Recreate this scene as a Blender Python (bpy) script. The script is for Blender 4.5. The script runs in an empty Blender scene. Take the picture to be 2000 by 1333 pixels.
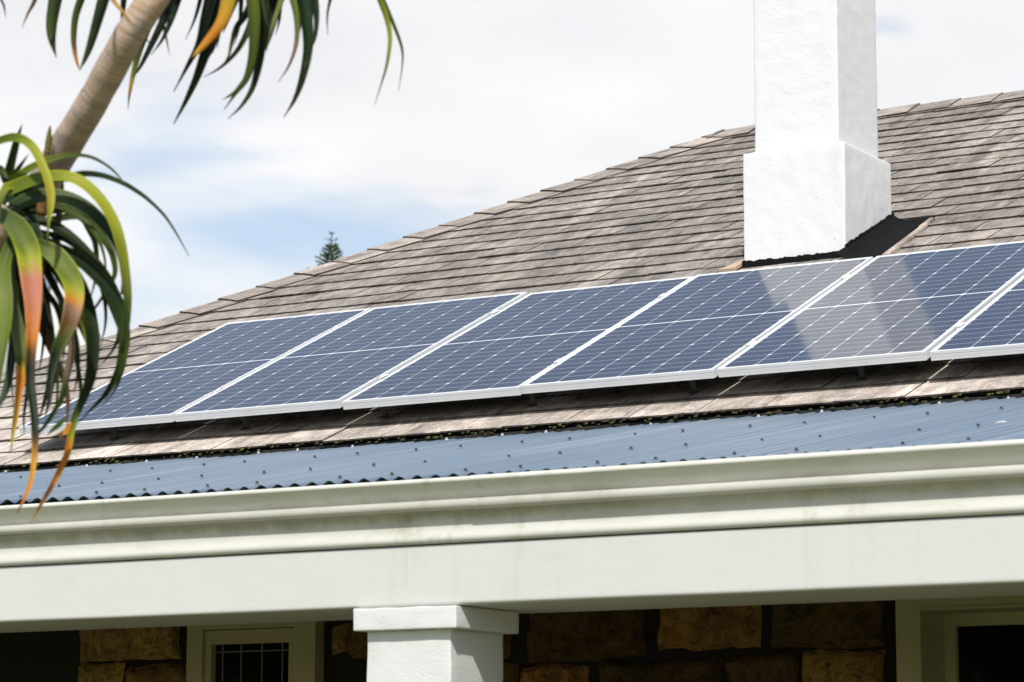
import bpy, bmesh, math, random
from mathutils import Vector, Matrix, noise
random.seed(7)
sc = bpy.context.scene
COL = sc.collection
R = math.radians

# ------------------------------------------------------------------ camera
CAM = Vector((9.769, -11.199, -1.904))
YAW, PIT, ROL, FPX = 0.5447392705, 0.1603158754, 0.0027954785, 5576.35
def cam_basis():
    cy, sy, cp, sp = math.cos(YAW), math.sin(YAW), math.cos(PIT), math.sin(PIT)
    f = Vector((-sy*cp, cy*cp, sp)); r = Vector((cy, sy, 0)); u = r.cross(f)
    c, s = math.cos(ROL), math.sin(ROL)
    return c*r + s*u, -s*r + c*u, f
RT, UP, FW = cam_basis()
cam = bpy.data.cameras.new('camera'); camo = bpy.data.objects.new('camera', cam); COL.objects.link(camo)
camo.matrix_world = Matrix(((RT.x, UP.x, -FW.x, CAM.x), (RT.y, UP.y, -FW.y, CAM.y), (RT.z, UP.z, -FW.z, CAM.z), (0, 0, 0, 1)))
cam.sensor_width = 36; cam.lens = 36*FPX/2000; cam.clip_start = 0.1; cam.clip_end = 3000
cam.dof.use_dof = True; cam.dof.focus_distance = 14.3; cam.dof.aperture_fstop = 6.8
sc.camera = camo
def at(px, py, d):
    """the real point seen at photo pixel (px, py), d metres along the view axis"""
    return CAM + (FW + RT*((px-1000)/FPX) + UP*((666.5-py)/FPX))*d

# ------------------------------------------------------------------ light
SUN_EL, SUN_PHI = 45.0, 28.0        # elevation; azimuth to the right of the facade normal
world = bpy.data.worlds.new('World'); sc.world = world; world.use_nodes = True
def build_world():
    nt = world.node_tree; N = nt.nodes; L = nt.links
    N.clear()
    out = N.new('ShaderNodeOutputWorld'); bg = N.new('ShaderNodeBackground'); L.new(bg.outputs[0], out.inputs[0])
    bg.inputs[1].default_value = 0.13
    sky = N.new('ShaderNodeTexSky'); sky.sky_type = 'NISHITA'; sky.sun_disc = False
    sky.sun_elevation = R(SUN_EL); sky.sun_rotation = R(180-SUN_PHI)
    sky.dust_density = 0.6; sky.ozone_density = 1.3
    tc = N.new('ShaderNodeTexCoord')
    sep = N.new('ShaderNodeSeparateXYZ'); L.new(tc.outputs['Generated'], sep.inputs[0])
    def mth(op, a, b=None, c=None):
        n = N.new('ShaderNodeMath'); n.operation = op
        for i, v in enumerate((a, b, c)):
            if v is None: continue
            if isinstance(v, (int, float)): n.inputs[i].default_value = v
            else: L.new(v, n.inputs[i])
        return n.outputs[0]
    z = mth('MAXIMUM', sep.outputs[2], 0.0)
    den = mth('ADD', z, 0.16)
    cx = mth('DIVIDE', sep.outputs[0], den); cy = mth('DIVIDE', sep.outputs[1], den)
    comb = N.new('ShaderNodeCombineXYZ'); L.new(cx, comb.inputs[0]); L.new(cy, comb.inputs[1])
    mp = N.new('ShaderNodeMapping'); L.new(comb.outputs[0], mp.inputs[0])
    mp.inputs['Location'].default_value = (3.7, 1.25, 0); mp.inputs['Scale'].default_value = (1.15, 1.15, 1)
    n1 = N.new('ShaderNodeTexNoise'); L.new(mp.outputs[0], n1.inputs[0])
    n1.inputs['Scale'].default_value = 1.6; n1.inputs['Detail'].default_value = 7; n1.inputs['Roughness'].default_value = 0.5
    n1.inputs['Distortion'].default_value = 0.35
    # cloud cover thins out high overhead
    mr = N.new('ShaderNodeMapRange'); L.new(z, mr.inputs[0])
    mr.inputs[1].default_value = 0.27; mr.inputs[2].default_value = 0.50; mr.inputs[3].default_value = 0.12; mr.inputs[4].default_value = -0.46
    az = mth('ARCTAN2', sep.outputs[0], sep.outputs[1])
    # hazy blue gaps in the cloud sheet (azimuth, height, widths in radians, depth)
    n3 = N.new('ShaderNodeTexNoise'); L.new(mp.outputs[0], n3.inputs[0]); n3.inputs['Scale'].default_value = 5; n3.inputs['Detail'].default_value = 6
    jit = mth('MULTIPLY', mth('SUBTRACT', n3.outputs[0], 0.5), 0.05)
    tot = None
    for (px, py, rx, ry, k) in ((255, 325, 150, 45, .13), (430, 300, 200, 35, .12), (640, 450, 430, 90, .38), (880, 385, 170, 35, .14), (330, 580, 220, 80, .30), (1742, 50, 70, 50, .19), (60, 560, 120, 80, .2)):
        v = (FW + RT*((px-1000)/FPX) + UP*((666.5-py)/FPX)).normalized()
        a0 = math.atan2(v.x, v.y)
        u_ = mth('DIVIDE', mth('ADD', mth('SUBTRACT', az, a0), jit), rx/FPX); w_ = mth('DIVIDE', mth('ADD', mth('SUBTRACT', sep.outputs[2], v.z), mth('MULTIPLY', jit, .4)), ry/FPX)
        e_ = mth('MULTIPLY', mth('EXPONENT', mth('MULTIPLY', mth('ADD', mth('MULTIPLY', u_, u_), mth('MULTIPLY', w_, w_)), -1.0)), k)
        tot = e_ if tot is None else mth('ADD', tot, e_)
    # clear weather to the front of the house, where the sun stands
    fr = N.new('ShaderNodeMapRange'); L.new(sep.outputs[1], fr.inputs[0]); fr.inputs[1].default_value = 0.0; fr.inputs[2].default_value = -0.5; fr.inputs[3].default_value = 0; fr.inputs[4].default_value = 0.34
    s = mth('SUBTRACT', mth('SUBTRACT', mth('ADD', n1.outputs[0], mr.outputs[0]), tot), fr.outputs[0])
    rm = N.new('ShaderNodeMapRange'); rm.interpolation_type = 'SMOOTHSTEP'; L.new(s, rm.inputs[0])
    rm.inputs[1].default_value = 0.28; rm.inputs[2].default_value = 0.56; rm.inputs[3].default_value = 0.28; rm.inputs[4].default_value = 1
    n2 = N.new('ShaderNodeTexNoise'); L.new(mp.outputs[0], n2.inputs[0])
    n2.inputs['Scale'].default_value = 2.1; n2.inputs['Detail'].default_value = 5
    cr = N.new('ShaderNodeValToRGB'); L.new(n2.outputs[0], cr.inputs[0])
    cr.color_ramp.elements[0].position = 0.30; cr.color_ramp.elements[0].color = (6.15, 6.25, 6.45, 1)
    cr.color_ramp.elements[1].position = 0.62; cr.color_ramp.elements[1].color = (7.25, 7.25, 7.3, 1)
    hs = N.new('ShaderNodeMix'); hs.data_type = 'RGBA'; hs.blend_type = 'MIX'
    L.new(rm.outputs[0], hs.inputs[0]); L.new(sky.outputs[0], hs.inputs[6]); L.new(cr.outputs[0], hs.inputs[7])
    L.new(hs.outputs[2], bg.inputs[0])
build_world()
sl = bpy.data.lights.new('sun', 'SUN'); slo = bpy.data.objects.new('sun', sl); COL.objects.link(slo)
sl.energy = 4.2; sl.angle = R(1.8); sl.color = (1.0, 0.965, 0.91)
sdir = Vector((math.cos(R(SUN_EL))*math.sin(R(SUN_PHI)), -math.cos(R(SUN_EL))*math.cos(R(SUN_PHI)), math.sin(R(SUN_EL))))
slo.rotation_euler = sdir.to_track_quat('Z', 'Y').to_euler(); slo.location = (6, -14, 12)
vs = sc.view_settings
vs.view_transform = 'Standard'; vs.look = 'None'; vs.gamma = 1; vs.use_curve_mapping = False
vs.exposure = 0.07

# ------------------------------------------------------------------ helpers
class MB:
    def __init__(s): s.v = []; s.f = []; s.c = {}; s.uv = {}; s.m = []
    def vert(s, p, c=None, uv=None):
        s.v.append(Vector(p)); i = len(s.v)-1
        if c is not None: s.c[i] = c
        if uv is not None: s.uv[i] = uv
        return i
    def face(s, *ids, m=0): s.f.append(ids); s.m.append(m)
    def box(s, x0, x1, y0, y1, z0, z1, c=None, m=0):
        b = len(s.v)
        for x in (x0, x1):
            for y in (y0, y1):
                for z in (z0, z1): s.vert((x, y, z), c)
        for q in ((0, 1, 3, 2), (4, 6, 7, 5), (0, 4, 5, 1), (2, 3, 7, 6), (0, 2, 6, 4), (1, 5, 7, 3)):
            s.face(*[b+k for k in q], m=m)
    def grid(s, P, c=None, UV=None, close=False):
        """P[i][j] points -> quads"""
        ids = [[s.vert(p, c[i][j] if c else None, UV[i][j] if UV else None) for j, p in enumerate(row)] for i, row in enumerate(P)]
        n = len(P); m = len(P[0])
        for i in range(n-1):
            for j in range(m if close else m-1):
                k = (j+1) % m
                s.face(ids[i][j], ids[i+1][j], ids[i+1][k], ids[i][k])
        return ids
    def extrude_x(s, prof, x0, x1, n=1, closed=True, cap=True, wob=None):
        xs = [x0+(x1-x0)*i/n for i in range(n+1)]
        P = [[(x, y+(wob(x, k)[0] if wob else 0), z+(wob(x, k)[1] if wob else 0)) for k, (y, z) in enumerate(prof)] for x in xs]
        ids = s.grid(P, close=closed)
        if cap: s.face(*ids[0]); s.face(*reversed(ids[-1]))
    def build(s, name, mat, parent=None, smooth=False, loc=None, autosm=None):
        me = bpy.data.meshes.new(name)
        o_ = root_of(parent)
        me.from_pydata([v-o_ for v in s.v], [], s.f)
        mats = mat if isinstance(mat, (list, tuple)) else [mat]
        for m_ in mats: me.materials.append(m_)
        if len(mats) > 1:
            for p, k in zip(me.polygons, s.m): p.material_index = k
        if s.c:
            a = me.color_attributes.new('Col', 'FLOAT_COLOR', 'POINT')
            for i in range(len(s.v)):
                q = s.c.get(i, (1, 1, 1)); a.data[i].color = (q[0], q[1], q[2], 1)
        if s.uv:
            ul = me.uv_layers.new(name='UVMap')
            for lp in me.loops: ul.data[lp.index].uv = s.uv.get(lp.vertex_index, (0, 0))
        me.update()
        bm = bmesh.new(); bm.from_mesh(me); bmesh.ops.recalc_face_normals(bm, faces=bm.faces); bm.to_mesh(me); bm.free()
        if smooth:
            for p in me.polygons: p.use_smooth = True
            if autosm: me.set_sharp_from_angle(angle=R(autosm))
        o = bpy.data.objects.new(name, me); COL.objects.link(o)
        if parent: o.parent = parent
        return o
ROOT = {}
def root_of(p):
    while p is not None and p.parent is not None: p = p.parent
    return ROOT.get(p.name, Vector((0, 0, 0))) if p is not None else Vector((0, 0, 0))
def tag(o, label=None, cat=None, group=None, kind=None):
    if label: o['label'] = label
    if cat: o['category'] = cat
    if group: o['group'] = group
    if kind: o['kind'] = kind
    return o
def empty(name, loc, label, cat, group=None):
    o = bpy.data.objects.new(name, None); COL.objects.link(o); o.location = loc; o.empty_display_size = 0.2
    ROOT[o.name] = Vector(loc); tag(o, label, cat, group); return o
def dup(root, loc, label):
    r_ = root.copy(); COL.objects.link(r_); r_.location = loc; r_['label'] = label
    for ch in list(root.children):
        c = ch.copy(); COL.objects.link(c); c.parent = r_
        for g in list(ch.children):
            d = g.copy(); COL.objects.link(d); d.parent = c
    return r_

class NT:
    """small node helper"""
    def __init__(s, name):
        s.mat = bpy.data.materials.new(name); s.mat.use_nodes = True
        s.t = s.mat.node_tree; s.N = s.t.nodes; s.b = s.N['Principled BSDF']
        s.tc = s.N.new('ShaderNodeTexCoord')
    def lk(s, a, b): s.t.links.new(a, b)
    def setv(s, sock, v):
        if hasattr(v, 'is_output'): s.lk(v, sock)
        elif isinstance(v, (tuple, list)) and len(v) == 3 and sock.type == 'RGBA': sock.default_value = (*v, 1)
        else: sock.default_value = v
    def math(s, op, a, b=None, c=None, clamp=False):
        n = s.N.new('ShaderNodeMath'); n.operation = op; n.use_clamp = clamp
        for i, v in enumerate((a, b, c)):
            if v is not None: s.setv(n.inputs[i], v)
        return n.outputs[0]
    def mapp(s, vec, scale=(1, 1, 1), loc=(0, 0, 0), rot=(0, 0, 0)):
        n = s.N.new('ShaderNodeMapping'); s.lk(vec, n.inputs[0])
        n.inputs['Scale'].default_value = scale; n.inputs['Location'].default_value = loc; n.inputs['Rotation'].default_value = rot
        return n.outputs[0]
    def noise(s, vec, scale, detail=3, rough=0.5, dist=0):
        n = s.N.new('ShaderNodeTexNoise'); s.lk(vec, n.inputs['Vector'])
        n.inputs['Scale'].default_value = scale; n.inputs['Detail'].default_value = detail
        n.inputs['Roughness'].default_value = rough; n.inputs['Distortion'].default_value = dist
        return n.outputs[0]
    def voro(s, vec, scale, feat='F1'):
        n = s.N.new('ShaderNodeTexVoronoi'); s.lk(vec, n.inputs['Vector']); n.inputs['Scale'].default_value = scale; n.feature = feat
        return n.outputs[0]
    def rng(s, v, a, b, c=0, d=1, smooth=False):
        n = s.N.new('ShaderNodeMapRange'); s.lk(v, n.inputs[0])
        if smooth: n.interpolation_type = 'SMOOTHSTEP'
        for i, q in enumerate((a, b, c, d)): n.inputs[i+1].default_value = q
        return n.outputs[0]
    def mix(s, f, a, b, mode='MIX'):
        n = s.N.new('ShaderNodeMix'); n.data_type = 'RGBA'; n.blend_type = mode
        s.setv(n.inputs[0], f); s.setv(n.inputs[6], a); s.setv(n.inputs[7], b)
        return n.outputs[2]
    def bump(s, h, strength, dist, nrm=None):
        n = s.N.new('ShaderNodeBump'); s.lk(h, n.inputs['Height']); n.inputs['Strength'].default_value = strength; n.inputs['Distance'].default_value = dist
        if nrm is not None: s.lk(nrm, n.inputs['Normal'])
        return n.outputs[0]
    def attr(s, name='Col'):
        n = s.N.new('ShaderNodeVertexColor'); n.layer_name = name; return n.outputs[0]
    def out(s, col=None, rough=None, nrm=None, **kw):
        if col is not None: s.setv(s.b.inputs['Base Color'], col)
        if rough is not None: s.setv(s.b.inputs['Roughness'], rough)
        if nrm is not None: s.lk(nrm, s.b.inputs['Normal'])
        for k, v in kw.items(): s.setv(s.b.inputs[k.replace('_', ' ')], v)
        return s.mat

# ------------------------------------------------------------------ materials
def paint(name, col, rough=0.5, bscale=40, bstr=0.15, bdist=0.002, dirt=0.12, dcol=(0.30, 0.28, 0.22)):
    n = NT(name); o = n.tc.outputs['Object']
    d = n.noise(o, 2.3, 6, 0.65); d2 = n.noise(n.mapp(o, (1.2, 1.2, 9)), 3, 4, 0.6)
    f = n.math('MULTIPLY', n.math('MULTIPLY', n.rng(d, .45, .8), n.rng(d2, .4, .75)), dirt*3)
    c = n.mix(f, col, dcol)
    c = n.mix(n.math('MULTIPLY', n.noise(o, 9, 4), 0.12), c, tuple(q*0.8 for q in col))
    dr_ = n.noise(n.mapp(o, (7, 7, .7)), 1.6, 5, .65, .2)
    c = n.mix(n.math('MULTIPLY', n.math('MULTIPLY', n.rng(dr_, .54, .72), n.rng(n.noise(o, 1.1, 3), .45, .65)), dirt*3.2), c, dcol)
    sp = n.math('MULTIPLY', n.rng(n.voro(o, 9), 0.0, 0.05, 1, 0), n.rng(n.noise(o, 2.2, 2), .52, .6))
    c = n.mix(n.math('MULTIPLY', sp, 0.6), c, tuple(q*.6 for q in dcol))
    h = n.noise(o, bscale, 4, 0.6)
    return n.out(c, rough, n.bump(h, bstr, bdist))
M = {}
M['paint'] = paint('white_paint', (0.605, 0.602, 0.572), 0.55, 30, 0.25, 0.003, 0.08)
M['gutter'] = paint('gutter_paint', (0.66, 0.655, 0.59), 0.4, 14, 0.12, 0.002, 0.15, (0.26, 0.25, 0.13))
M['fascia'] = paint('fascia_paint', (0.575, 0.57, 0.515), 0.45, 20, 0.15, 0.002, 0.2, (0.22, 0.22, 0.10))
def grime(mat, z0, z1, col, amount):
    """algae and dirt grown along a run of trim, ragged and dripping"""
    nt = mat.node_tree; b = nt.nodes['Principled BSDF']; old = b.inputs['Base Color'].links[0].from_socket
    n = NT.__new__(NT); n.mat = mat; n.t = nt; n.N = nt.nodes; n.b = b; n.tc = nt.nodes.new('ShaderNodeTexCoord')
    o = n.tc.outputs['Object']; sp = n.N.new('ShaderNodeSeparateXYZ'); n.lk(o, sp.inputs[0])
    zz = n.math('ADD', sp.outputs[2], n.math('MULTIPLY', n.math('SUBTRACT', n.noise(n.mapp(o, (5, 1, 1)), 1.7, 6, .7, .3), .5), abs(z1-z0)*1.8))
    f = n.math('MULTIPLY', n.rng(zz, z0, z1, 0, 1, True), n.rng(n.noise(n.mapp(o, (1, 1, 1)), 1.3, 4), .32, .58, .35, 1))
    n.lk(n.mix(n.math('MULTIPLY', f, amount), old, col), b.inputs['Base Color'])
M['cream'] = paint('cream_paint', (0.46, 0.42, 0.235), 0.5, 40, 0.2, 0.001, 0.1)
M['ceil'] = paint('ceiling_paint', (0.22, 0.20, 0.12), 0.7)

def render_mat(name, col):
    n = NT(name); o = n.tc.outputs['Object']
    c = n.mix(n.math('MULTIPLY', n.rng(n.noise(o, 2.2, 6, .7), .55, .85), 0.2), col, (0.60, 0.58, 0.52))
    v = n.voro(n.mapp(o, (1, 1, 1)), 16); sp = n.math('MULTIPLY', n.rng(v, 0.02, 0.09, 1, 0), n.rng(n.noise(o, 5, 2), .52, .60))
    c = n.mix(n.math('MULTIPLY', n.rng(n.noise(n.mapp(o, (6, 6, .8)), 1.3, 5, .65), .56, .74), .22), c, (0.50, 0.48, 0.43))
    c = n.mix(n.math('MULTIPLY', sp, 0.7), c, (0.22, 0.20, 0.17))
    h = n.math('ADD', n.math('MULTIPLY', n.noise(o, 34, 6, .6), 1.0), n.math('MULTIPLY', n.noise(o, 95, 4, .7), 0.6))
    return n.out(c, 0.85, n.bump(h, 0.3, 0.008))
M['render'] = render_mat('white_render', (0.70, 0.70, 0.695))

def stucco_mat():
    n = NT('painted_brick'); o = n.tc.outputs['Object']
    nd = n.noise(o, 6, 5, .6)
    c = n.mix(n.math('MULTIPLY', n.rng(nd, .5, .8), 0.25), (0.655, 0.66, 0.645), (0.50, 0.49, 0.43))
    ridge = n.math('ABSOLUTE', n.math('SUBTRACT', n.noise(n.mapp(o, (1, 1, 1.8)), 7, 5, .6, 1.2), 0.5))
    crack = n.rng(ridge, 0.0, 0.03, 0, 1)
    h = n.math('ADD', n.math('MULTIPLY', n.noise(o, 18, 6, .65), 1.0), n.math('MULTIPLY', crack, 0.22))
    return n.out(c, 0.6, n.bump(h, 0.32, 0.007))
M['column'] = stucco_mat()

def slate_mat(name='slate', capmode=False):
    n = NT(name); uv = n.tc.outputs['UV']; o = n.tc.outputs['Object']
    tint = n.attr()
    st = n.noise(n.mapp(uv, (5.5, 1.5, 1), rot=(0, 0, R(6))), 2.0, 6, .68, .9)      # water streaks down the slope
    bl = n.noise(n.mapp(uv, (2.0, 1.5, 1)), 1.5, 7, .72, .8)
    gr = n.noise(uv, 95, 5, .8); gr2 = n.noise(uv, 30, 6, .75); md = n.noise(n.mapp(uv, (1.5, 1, 1)), 9, 6, .72, .5)
    c = n.mix(n.rng(bl, .36, .66), (0.165, 0.142, 0.122), (0.375, 0.326, 0.282))
    c = n.mix(n.math('MULTIPLY', n.rng(md, .50, .66), 0.5), c, (0.45, 0.405, 0.365))
    c = n.mix(n.math('MULTIPLY', n.rng(md, .47, .33), 0.55), c, (0.125, 0.112, 0.106))
    c = n.mix(n.math('MULTIPLY', n.rng(n.noise(n.mapp(uv, (2.6, .32, 1), rot=(0, 0, R(-3))), 1.0, 5, .6, .3), .55, .65), n.rng(md, .36, .56, .2, .9)), c, (0.60, 0.52, 0.45))
    c = n.mix(n.math('MULTIPLY', n.rng(st, .54, .70), 0.7), c, (0.57, 0.49, 0.425))
    c = n.mix(n.math('MULTIPLY', n.rng(st, .47, .32), 0.75), c, (0.075, 0.060, 0.050))
    c = n.mix(n.math('MULTIPLY', n.rng(n.noise(n.mapp(uv, (4, 2.4, 1)), 2.6, 5, .65), .62, .72), 0.5), c, (0.25, 0.165, 0.06))   # ochre lichen
    c = n.mix(n.math('MULTIPLY', n.rng(gr, .55, .66), 0.7), c, (0.68, 0.62, 0.57))
    c = n.mix(n.math('MULTIPLY', n.rng(gr2, .45, .30), 0.75), c, (0.075, 0.066, 0.062))
    c = n.mix(n.math('MULTIPLY', n.rng(gr, .45, .35), 0.7), c, (0.05, 0.043, 0.04))
    c = n.mix(1.0, c, tint, 'MULTIPLY')
    h = n.math('ADD', n.math('MULTIPLY', gr, 0.8), n.math('MULTIPLY', gr2, 1.2))
    return n.out(c, 0.85, n.bump(h, 0.9, 0.007))
M['slate'] = slate_mat()

def plain(name, col, rough=0.6, metal=0, **kw):
    n = NT(name); o = n.tc.outputs['Object']
    c = n.mix(n.math('MULTIPLY', n.noise(o, 12, 4), 0.35), col, tuple(q*0.6 for q in col))
    return n.out(c, rough, Metallic=metal, **kw)
M['dark'] = plain('dark_underlay', (0.02, 0.018, 0.016), 0.9)
M['tar'] = None
def tar_mat():
    n = NT('bitumen'); o = n.tc.outputs['Object']
    h = n.noise(o, 60, 5, .7)
    c = n.mix(n.rng(h, .5, .75), (0.003, 0.003, 0.003), (0.012, 0.0115, 0.011))
    return n.out(c, 0.8, n.bump(h, 0.7, 0.008), Specular_IOR_Level=0.15)
M['tar'] = tar_mat()
M['frame'] = plain('anodised_frame', (0.76, 0.765, 0.76), 0.4, 0.0)
M['alu'] = plain('aluminium', (0.55, 0.55, 0.55), 0.35, 0.9)
M['bracket'] = plain('dark_bracket', (0.045, 0.045, 0.045), 0.7, 0.0)  # aluminium coloured near black for the shade under the panels
M['black'] = plain('black_recess', (0.006, 0.006, 0.006), 0.7)

def steel_mat():
    n = NT('blue_grey_steel'); o = n.tc.outputs['Object']; uv = n.tc.outputs['UV']
    st = n.noise(n.mapp(uv, (14, .5, 1)), 1.0, 5, .6)
    sm = n.noise(n.mapp(uv, (.5, .35, 1)), 1.0, 4, .6)
    c = n.mix(n.rng(sm, .35, .7), (0.155, 0.210, 0.270), (0.225, 0.275, 0.325))
    c = n.mix(n.math('MULTIPLY', n.rng(st, .55, .75), .25), c, (0.22, 0.25, 0.27))
    s3 = n.N.new('ShaderNodeSeparateXYZ'); n.lk(uv, s3.inputs[0])
    ph = n.math('COSINE', n.math('MULTIPLY', n.math('ADD', s3.outputs[0], 3.6), 2*math.pi/0.0762))
    c = n.mix(n.math('MULTIPLY', n.rng(ph, .9, -.6), n.rng(n.noise(n.mapp(uv, (4, .4, 1)), 1.0, 4), .3, .6, .35, 1.0)), c, (0.055, 0.09, 0.135))   # rib shading painted into the colour, darkest in the valleys
    c = n.mix(n.math('MULTIPLY', n.rng(n.noise(n.mapp(uv, (9, .25, 1)), 1.0, 4, .65), .54, .68), .5), c, (0.36, 0.40, 0.43))
    sp = n.math('MULTIPLY', n.rng(n.voro(n.mapp(uv, (1, .6, 1)), 9), 0.01, 0.05, 1, 0), n.rng(n.noise(uv, 3, 2), .52, .56))
    c = n.mix(n.math('MULTIPLY', sp, .6), c, (0.45, 0.43, 0.38))
    return n.out(c, 0.34, n.bump(n.noise(n.mapp(uv, (1.5, .6, 1)), 3, 2), 0.15, 0.003), Specular_IOR_Level=0.5)
M['steel'] = steel_mat()

def stone_mat():
    n = NT('rubble_stone'); o = n.tc.outputs['Object']; tint = n.attr()
    a = n.noise(o, 5, 6, .65, .4); b = n.noise(o, 24, 6, .7)
    c = n.mix(n.rng(a, .35, .7), (0.10, 0.057, 0.017), (0.31, 0.185, 0.046))
    c = n.mix(n.math('MULTIPLY', n.rng(b, .5, .7), .6), c, (0.36, 0.25, 0.10))
    c = n.mix(n.rng(b, .44, .32), c, (0.014, 0.009, 0.005))
    cv = n.noise(n.mapp(o, (1, 1, 1.5)), 6, 5, .6, 1.5); c = n.mix(n.rng(n.math('ABSOLUTE', n.math('SUBTRACT', cv, .5)), .0, .018, .8, 0), c, (0.01, 0.007, 0.004))
    c = n.mix(1.0, c, tint, 'MULTIPLY')
    return n.out(c, 0.9, n.bump(b, 1.0, 0.03))
M['stone'] = stone_mat()
M['mortar'] = plain('dark_mortar', (0.014, 0.011, 0.007), 0.95)
def glass_dark():
    n = NT('window_glass'); return n.out((0.004, 0.004, 0.004), 0.08, Specular_IOR_Level=0.25)
M['glass'] = glass_dark()
M['lead'] = plain('lead_came', (0.16, 0.18, 0.13), 0.6)
M['moss'] = None
def moss_mat():
    n = NT('moss'); o = n.tc.outputs['Object']
    c = n.mix(n.rng(n.noise(o, 14, 4), .4, .6), (0.022, 0.018, 0.012), (0.10, 0.10, 0.014))
    return n.out(c, 0.95, n.bump(n.noise(o, 90, 3), .8, .01))
M['moss'] = moss_mat()

# solar glass
PW, PL, PT, GAP = 0.992, 1.942, 0.040, 0.020
def cell_mat():
    n = NT('solar_cells'); uv = n.tc.outputs['UV']
    s = n.N.new('ShaderNodeSeparateXYZ'); n.lk(uv, s.inputs[0]); U, V = s.outputs[0], s.outputs[1]
    mx, mv, mid = 0.0195, 0.024, 0.0055
    cw = (PW-2*mx)/6; ch = (PL/2-mv-mid)/12
    u = n.math('DIVIDE', n.math('SUBTRACT', U, mx), cw)
    av = n.math('SUBTRACT', n.math('ABSOLUTE', n.math('SUBTRACT', V, PL/2)), mid)
    v = n.math('DIVIDE', av, ch)
    def edge(x): # distance (cells) to the nearest cell boundary
        return n.math('SUBTRACT', 0.5, n.math('ABSOLUTE', n.math('SUBTRACT', n.math('FRACT', x), 0.5)))
    du = n.math('MULTIPLY', edge(u), cw); dv = n.math('MULTIPLY', edge(v), ch)
    dv2 = n.math('MULTIPLY', edge(n.math('MULTIPLY', v, 0.5)), ch*2)
    # the fine row lines are broken up by the busbars
    bb = n.math('ABSOLUTE', n.math('SUBTRACT', n.math('FRACT', n.math('MULTIPLY', u, 9)), 0.5))
    lu = n.rng(du, 0.0010, 0.0017, 1, 0)
    lv = n.math('MULTIPLY', n.rng(dv, 0.0012, 0.0022, 1, 0), n.rng(bb, .12, .2, .30, .66))
    dia = n.rng(n.math('ADD', du, n.math('MULTIPLY', dv2, .9)), 0.0095, 0.0120, 1, 0)
    m0 = n.rng(av, 0.0, 0.0006, 1, 0)
    o1 = n.math('MAXIMUM', n.rng(u, -0.004, 0.0, 1, 0), n.rng(u, 6.0, 6.004, 0, 1))
    o2 = n.rng(v, 12.0, 12.01, 0, 1)
    w = n.math('MAXIMUM', n.math('MAXIMUM', lu, lv), n.math('MAXIMUM', dia, m0))
    w = n.math('MAXIMUM', w, n.math('MAXIMUM', o1, o2))
    bars = n.math('MULTIPLY', n.rng(bb, .0, .035, 1, 0), 0.10)
    oi = n.N.new('ShaderNodeObjectInfo')
    no = n.noise(uv, 3, 2)
    base = n.mix(n.rng(no, .3, .7), (0.004, 0.017, 0.052), (0.007, 0.025, 0.070))
    base = n.mix(n.rng(oi.outputs['Random'], 0, 1, 0, .35), base, (0.020, 0.026, 0.045))
    base = n.mix(bars, base, (0.35, 0.38, 0.42))
    c = n.mix(w, base, (0.80, 0.81, 0.82))
    dust = n.noise(uv, 140, 3, .7)
    c = n.mix(n.rng(dust, .62, .8, .0, .06), c, (.6, .58, .54))
    c = n.mix(n.math('MULTIPLY', n.rng(n.noise(n.mapp(uv, (9, 1.1, 1)), 1.0, 5, .65), .5, .75, 0, .035), n.rng(V, 0, PL, 1.6, .5)), c, (.6, .58, .54))
    c = n.mix(n.rng(V, .05, .0, 0, .10), c, (.5, .47, .42))
    r_ = n.rng(n.noise(uv, 2.5, 4), .3, .7, .075, .115)
    return n.out(c, r_, IOR=1.64)
M['cells'] = cell_mat()

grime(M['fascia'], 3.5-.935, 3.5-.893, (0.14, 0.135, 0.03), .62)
grime(M['gutter'], 3.5-.826, 3.5-.846, (0.12, 0.11, 0.05), .35)
# ------------------------------------------------------------------ setting
GZ = -3.50
def grass_mat():
    n = NT('lawn'); o = n.tc.outputs['Object']
    c = n.mix(n.rng(n.noise(o, .6, 6), .35, .65), (0.105, 0.115, 0.028), (0.165, 0.16, 0.055))
    return n.out(c, .95, n.bump(n.noise(o, 30, 4), .6, .03))
g = MB(); ng = 24; S_ = 900.0
g.grid([[(-S_+2*S_*i/ng, -S_+2*S_*j/ng, GZ) for j in range(ng+1)] for i in range(ng+1)])
tag(g.build('ground', grass_mat()), kind='structure')

# ------------------------------------------------------------------ house
TH = 0.4270359140; CT, ST = math.cos(TH), math.sin(TH)
OFF = 0.150                                    # slate surface lies this far below the panel plane
nr = Vector((0, -ST, CT)); es = Vector((0, CT, ST)); ex = Vector((1, 0, 0))
RO = -nr*OFF
def rp(x, s, h=0.0): return RO + ex*x + es*s + nr*h
S_EAVE, S_RIDGE = -0.180, 7.085
X_HIPTOP = 0.778; HIP_K = 0.4579
def hipx(s): return X_HIPTOP - (S_RIDGE-s)*HIP_K
X_END = 11.0                                   # right end of the ridge, far outside the frame
house = empty('house', (4.0, 0.0, GZ), 'stone house with slate hip roof, tall white chimney and white verandah front', 'house')

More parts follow.
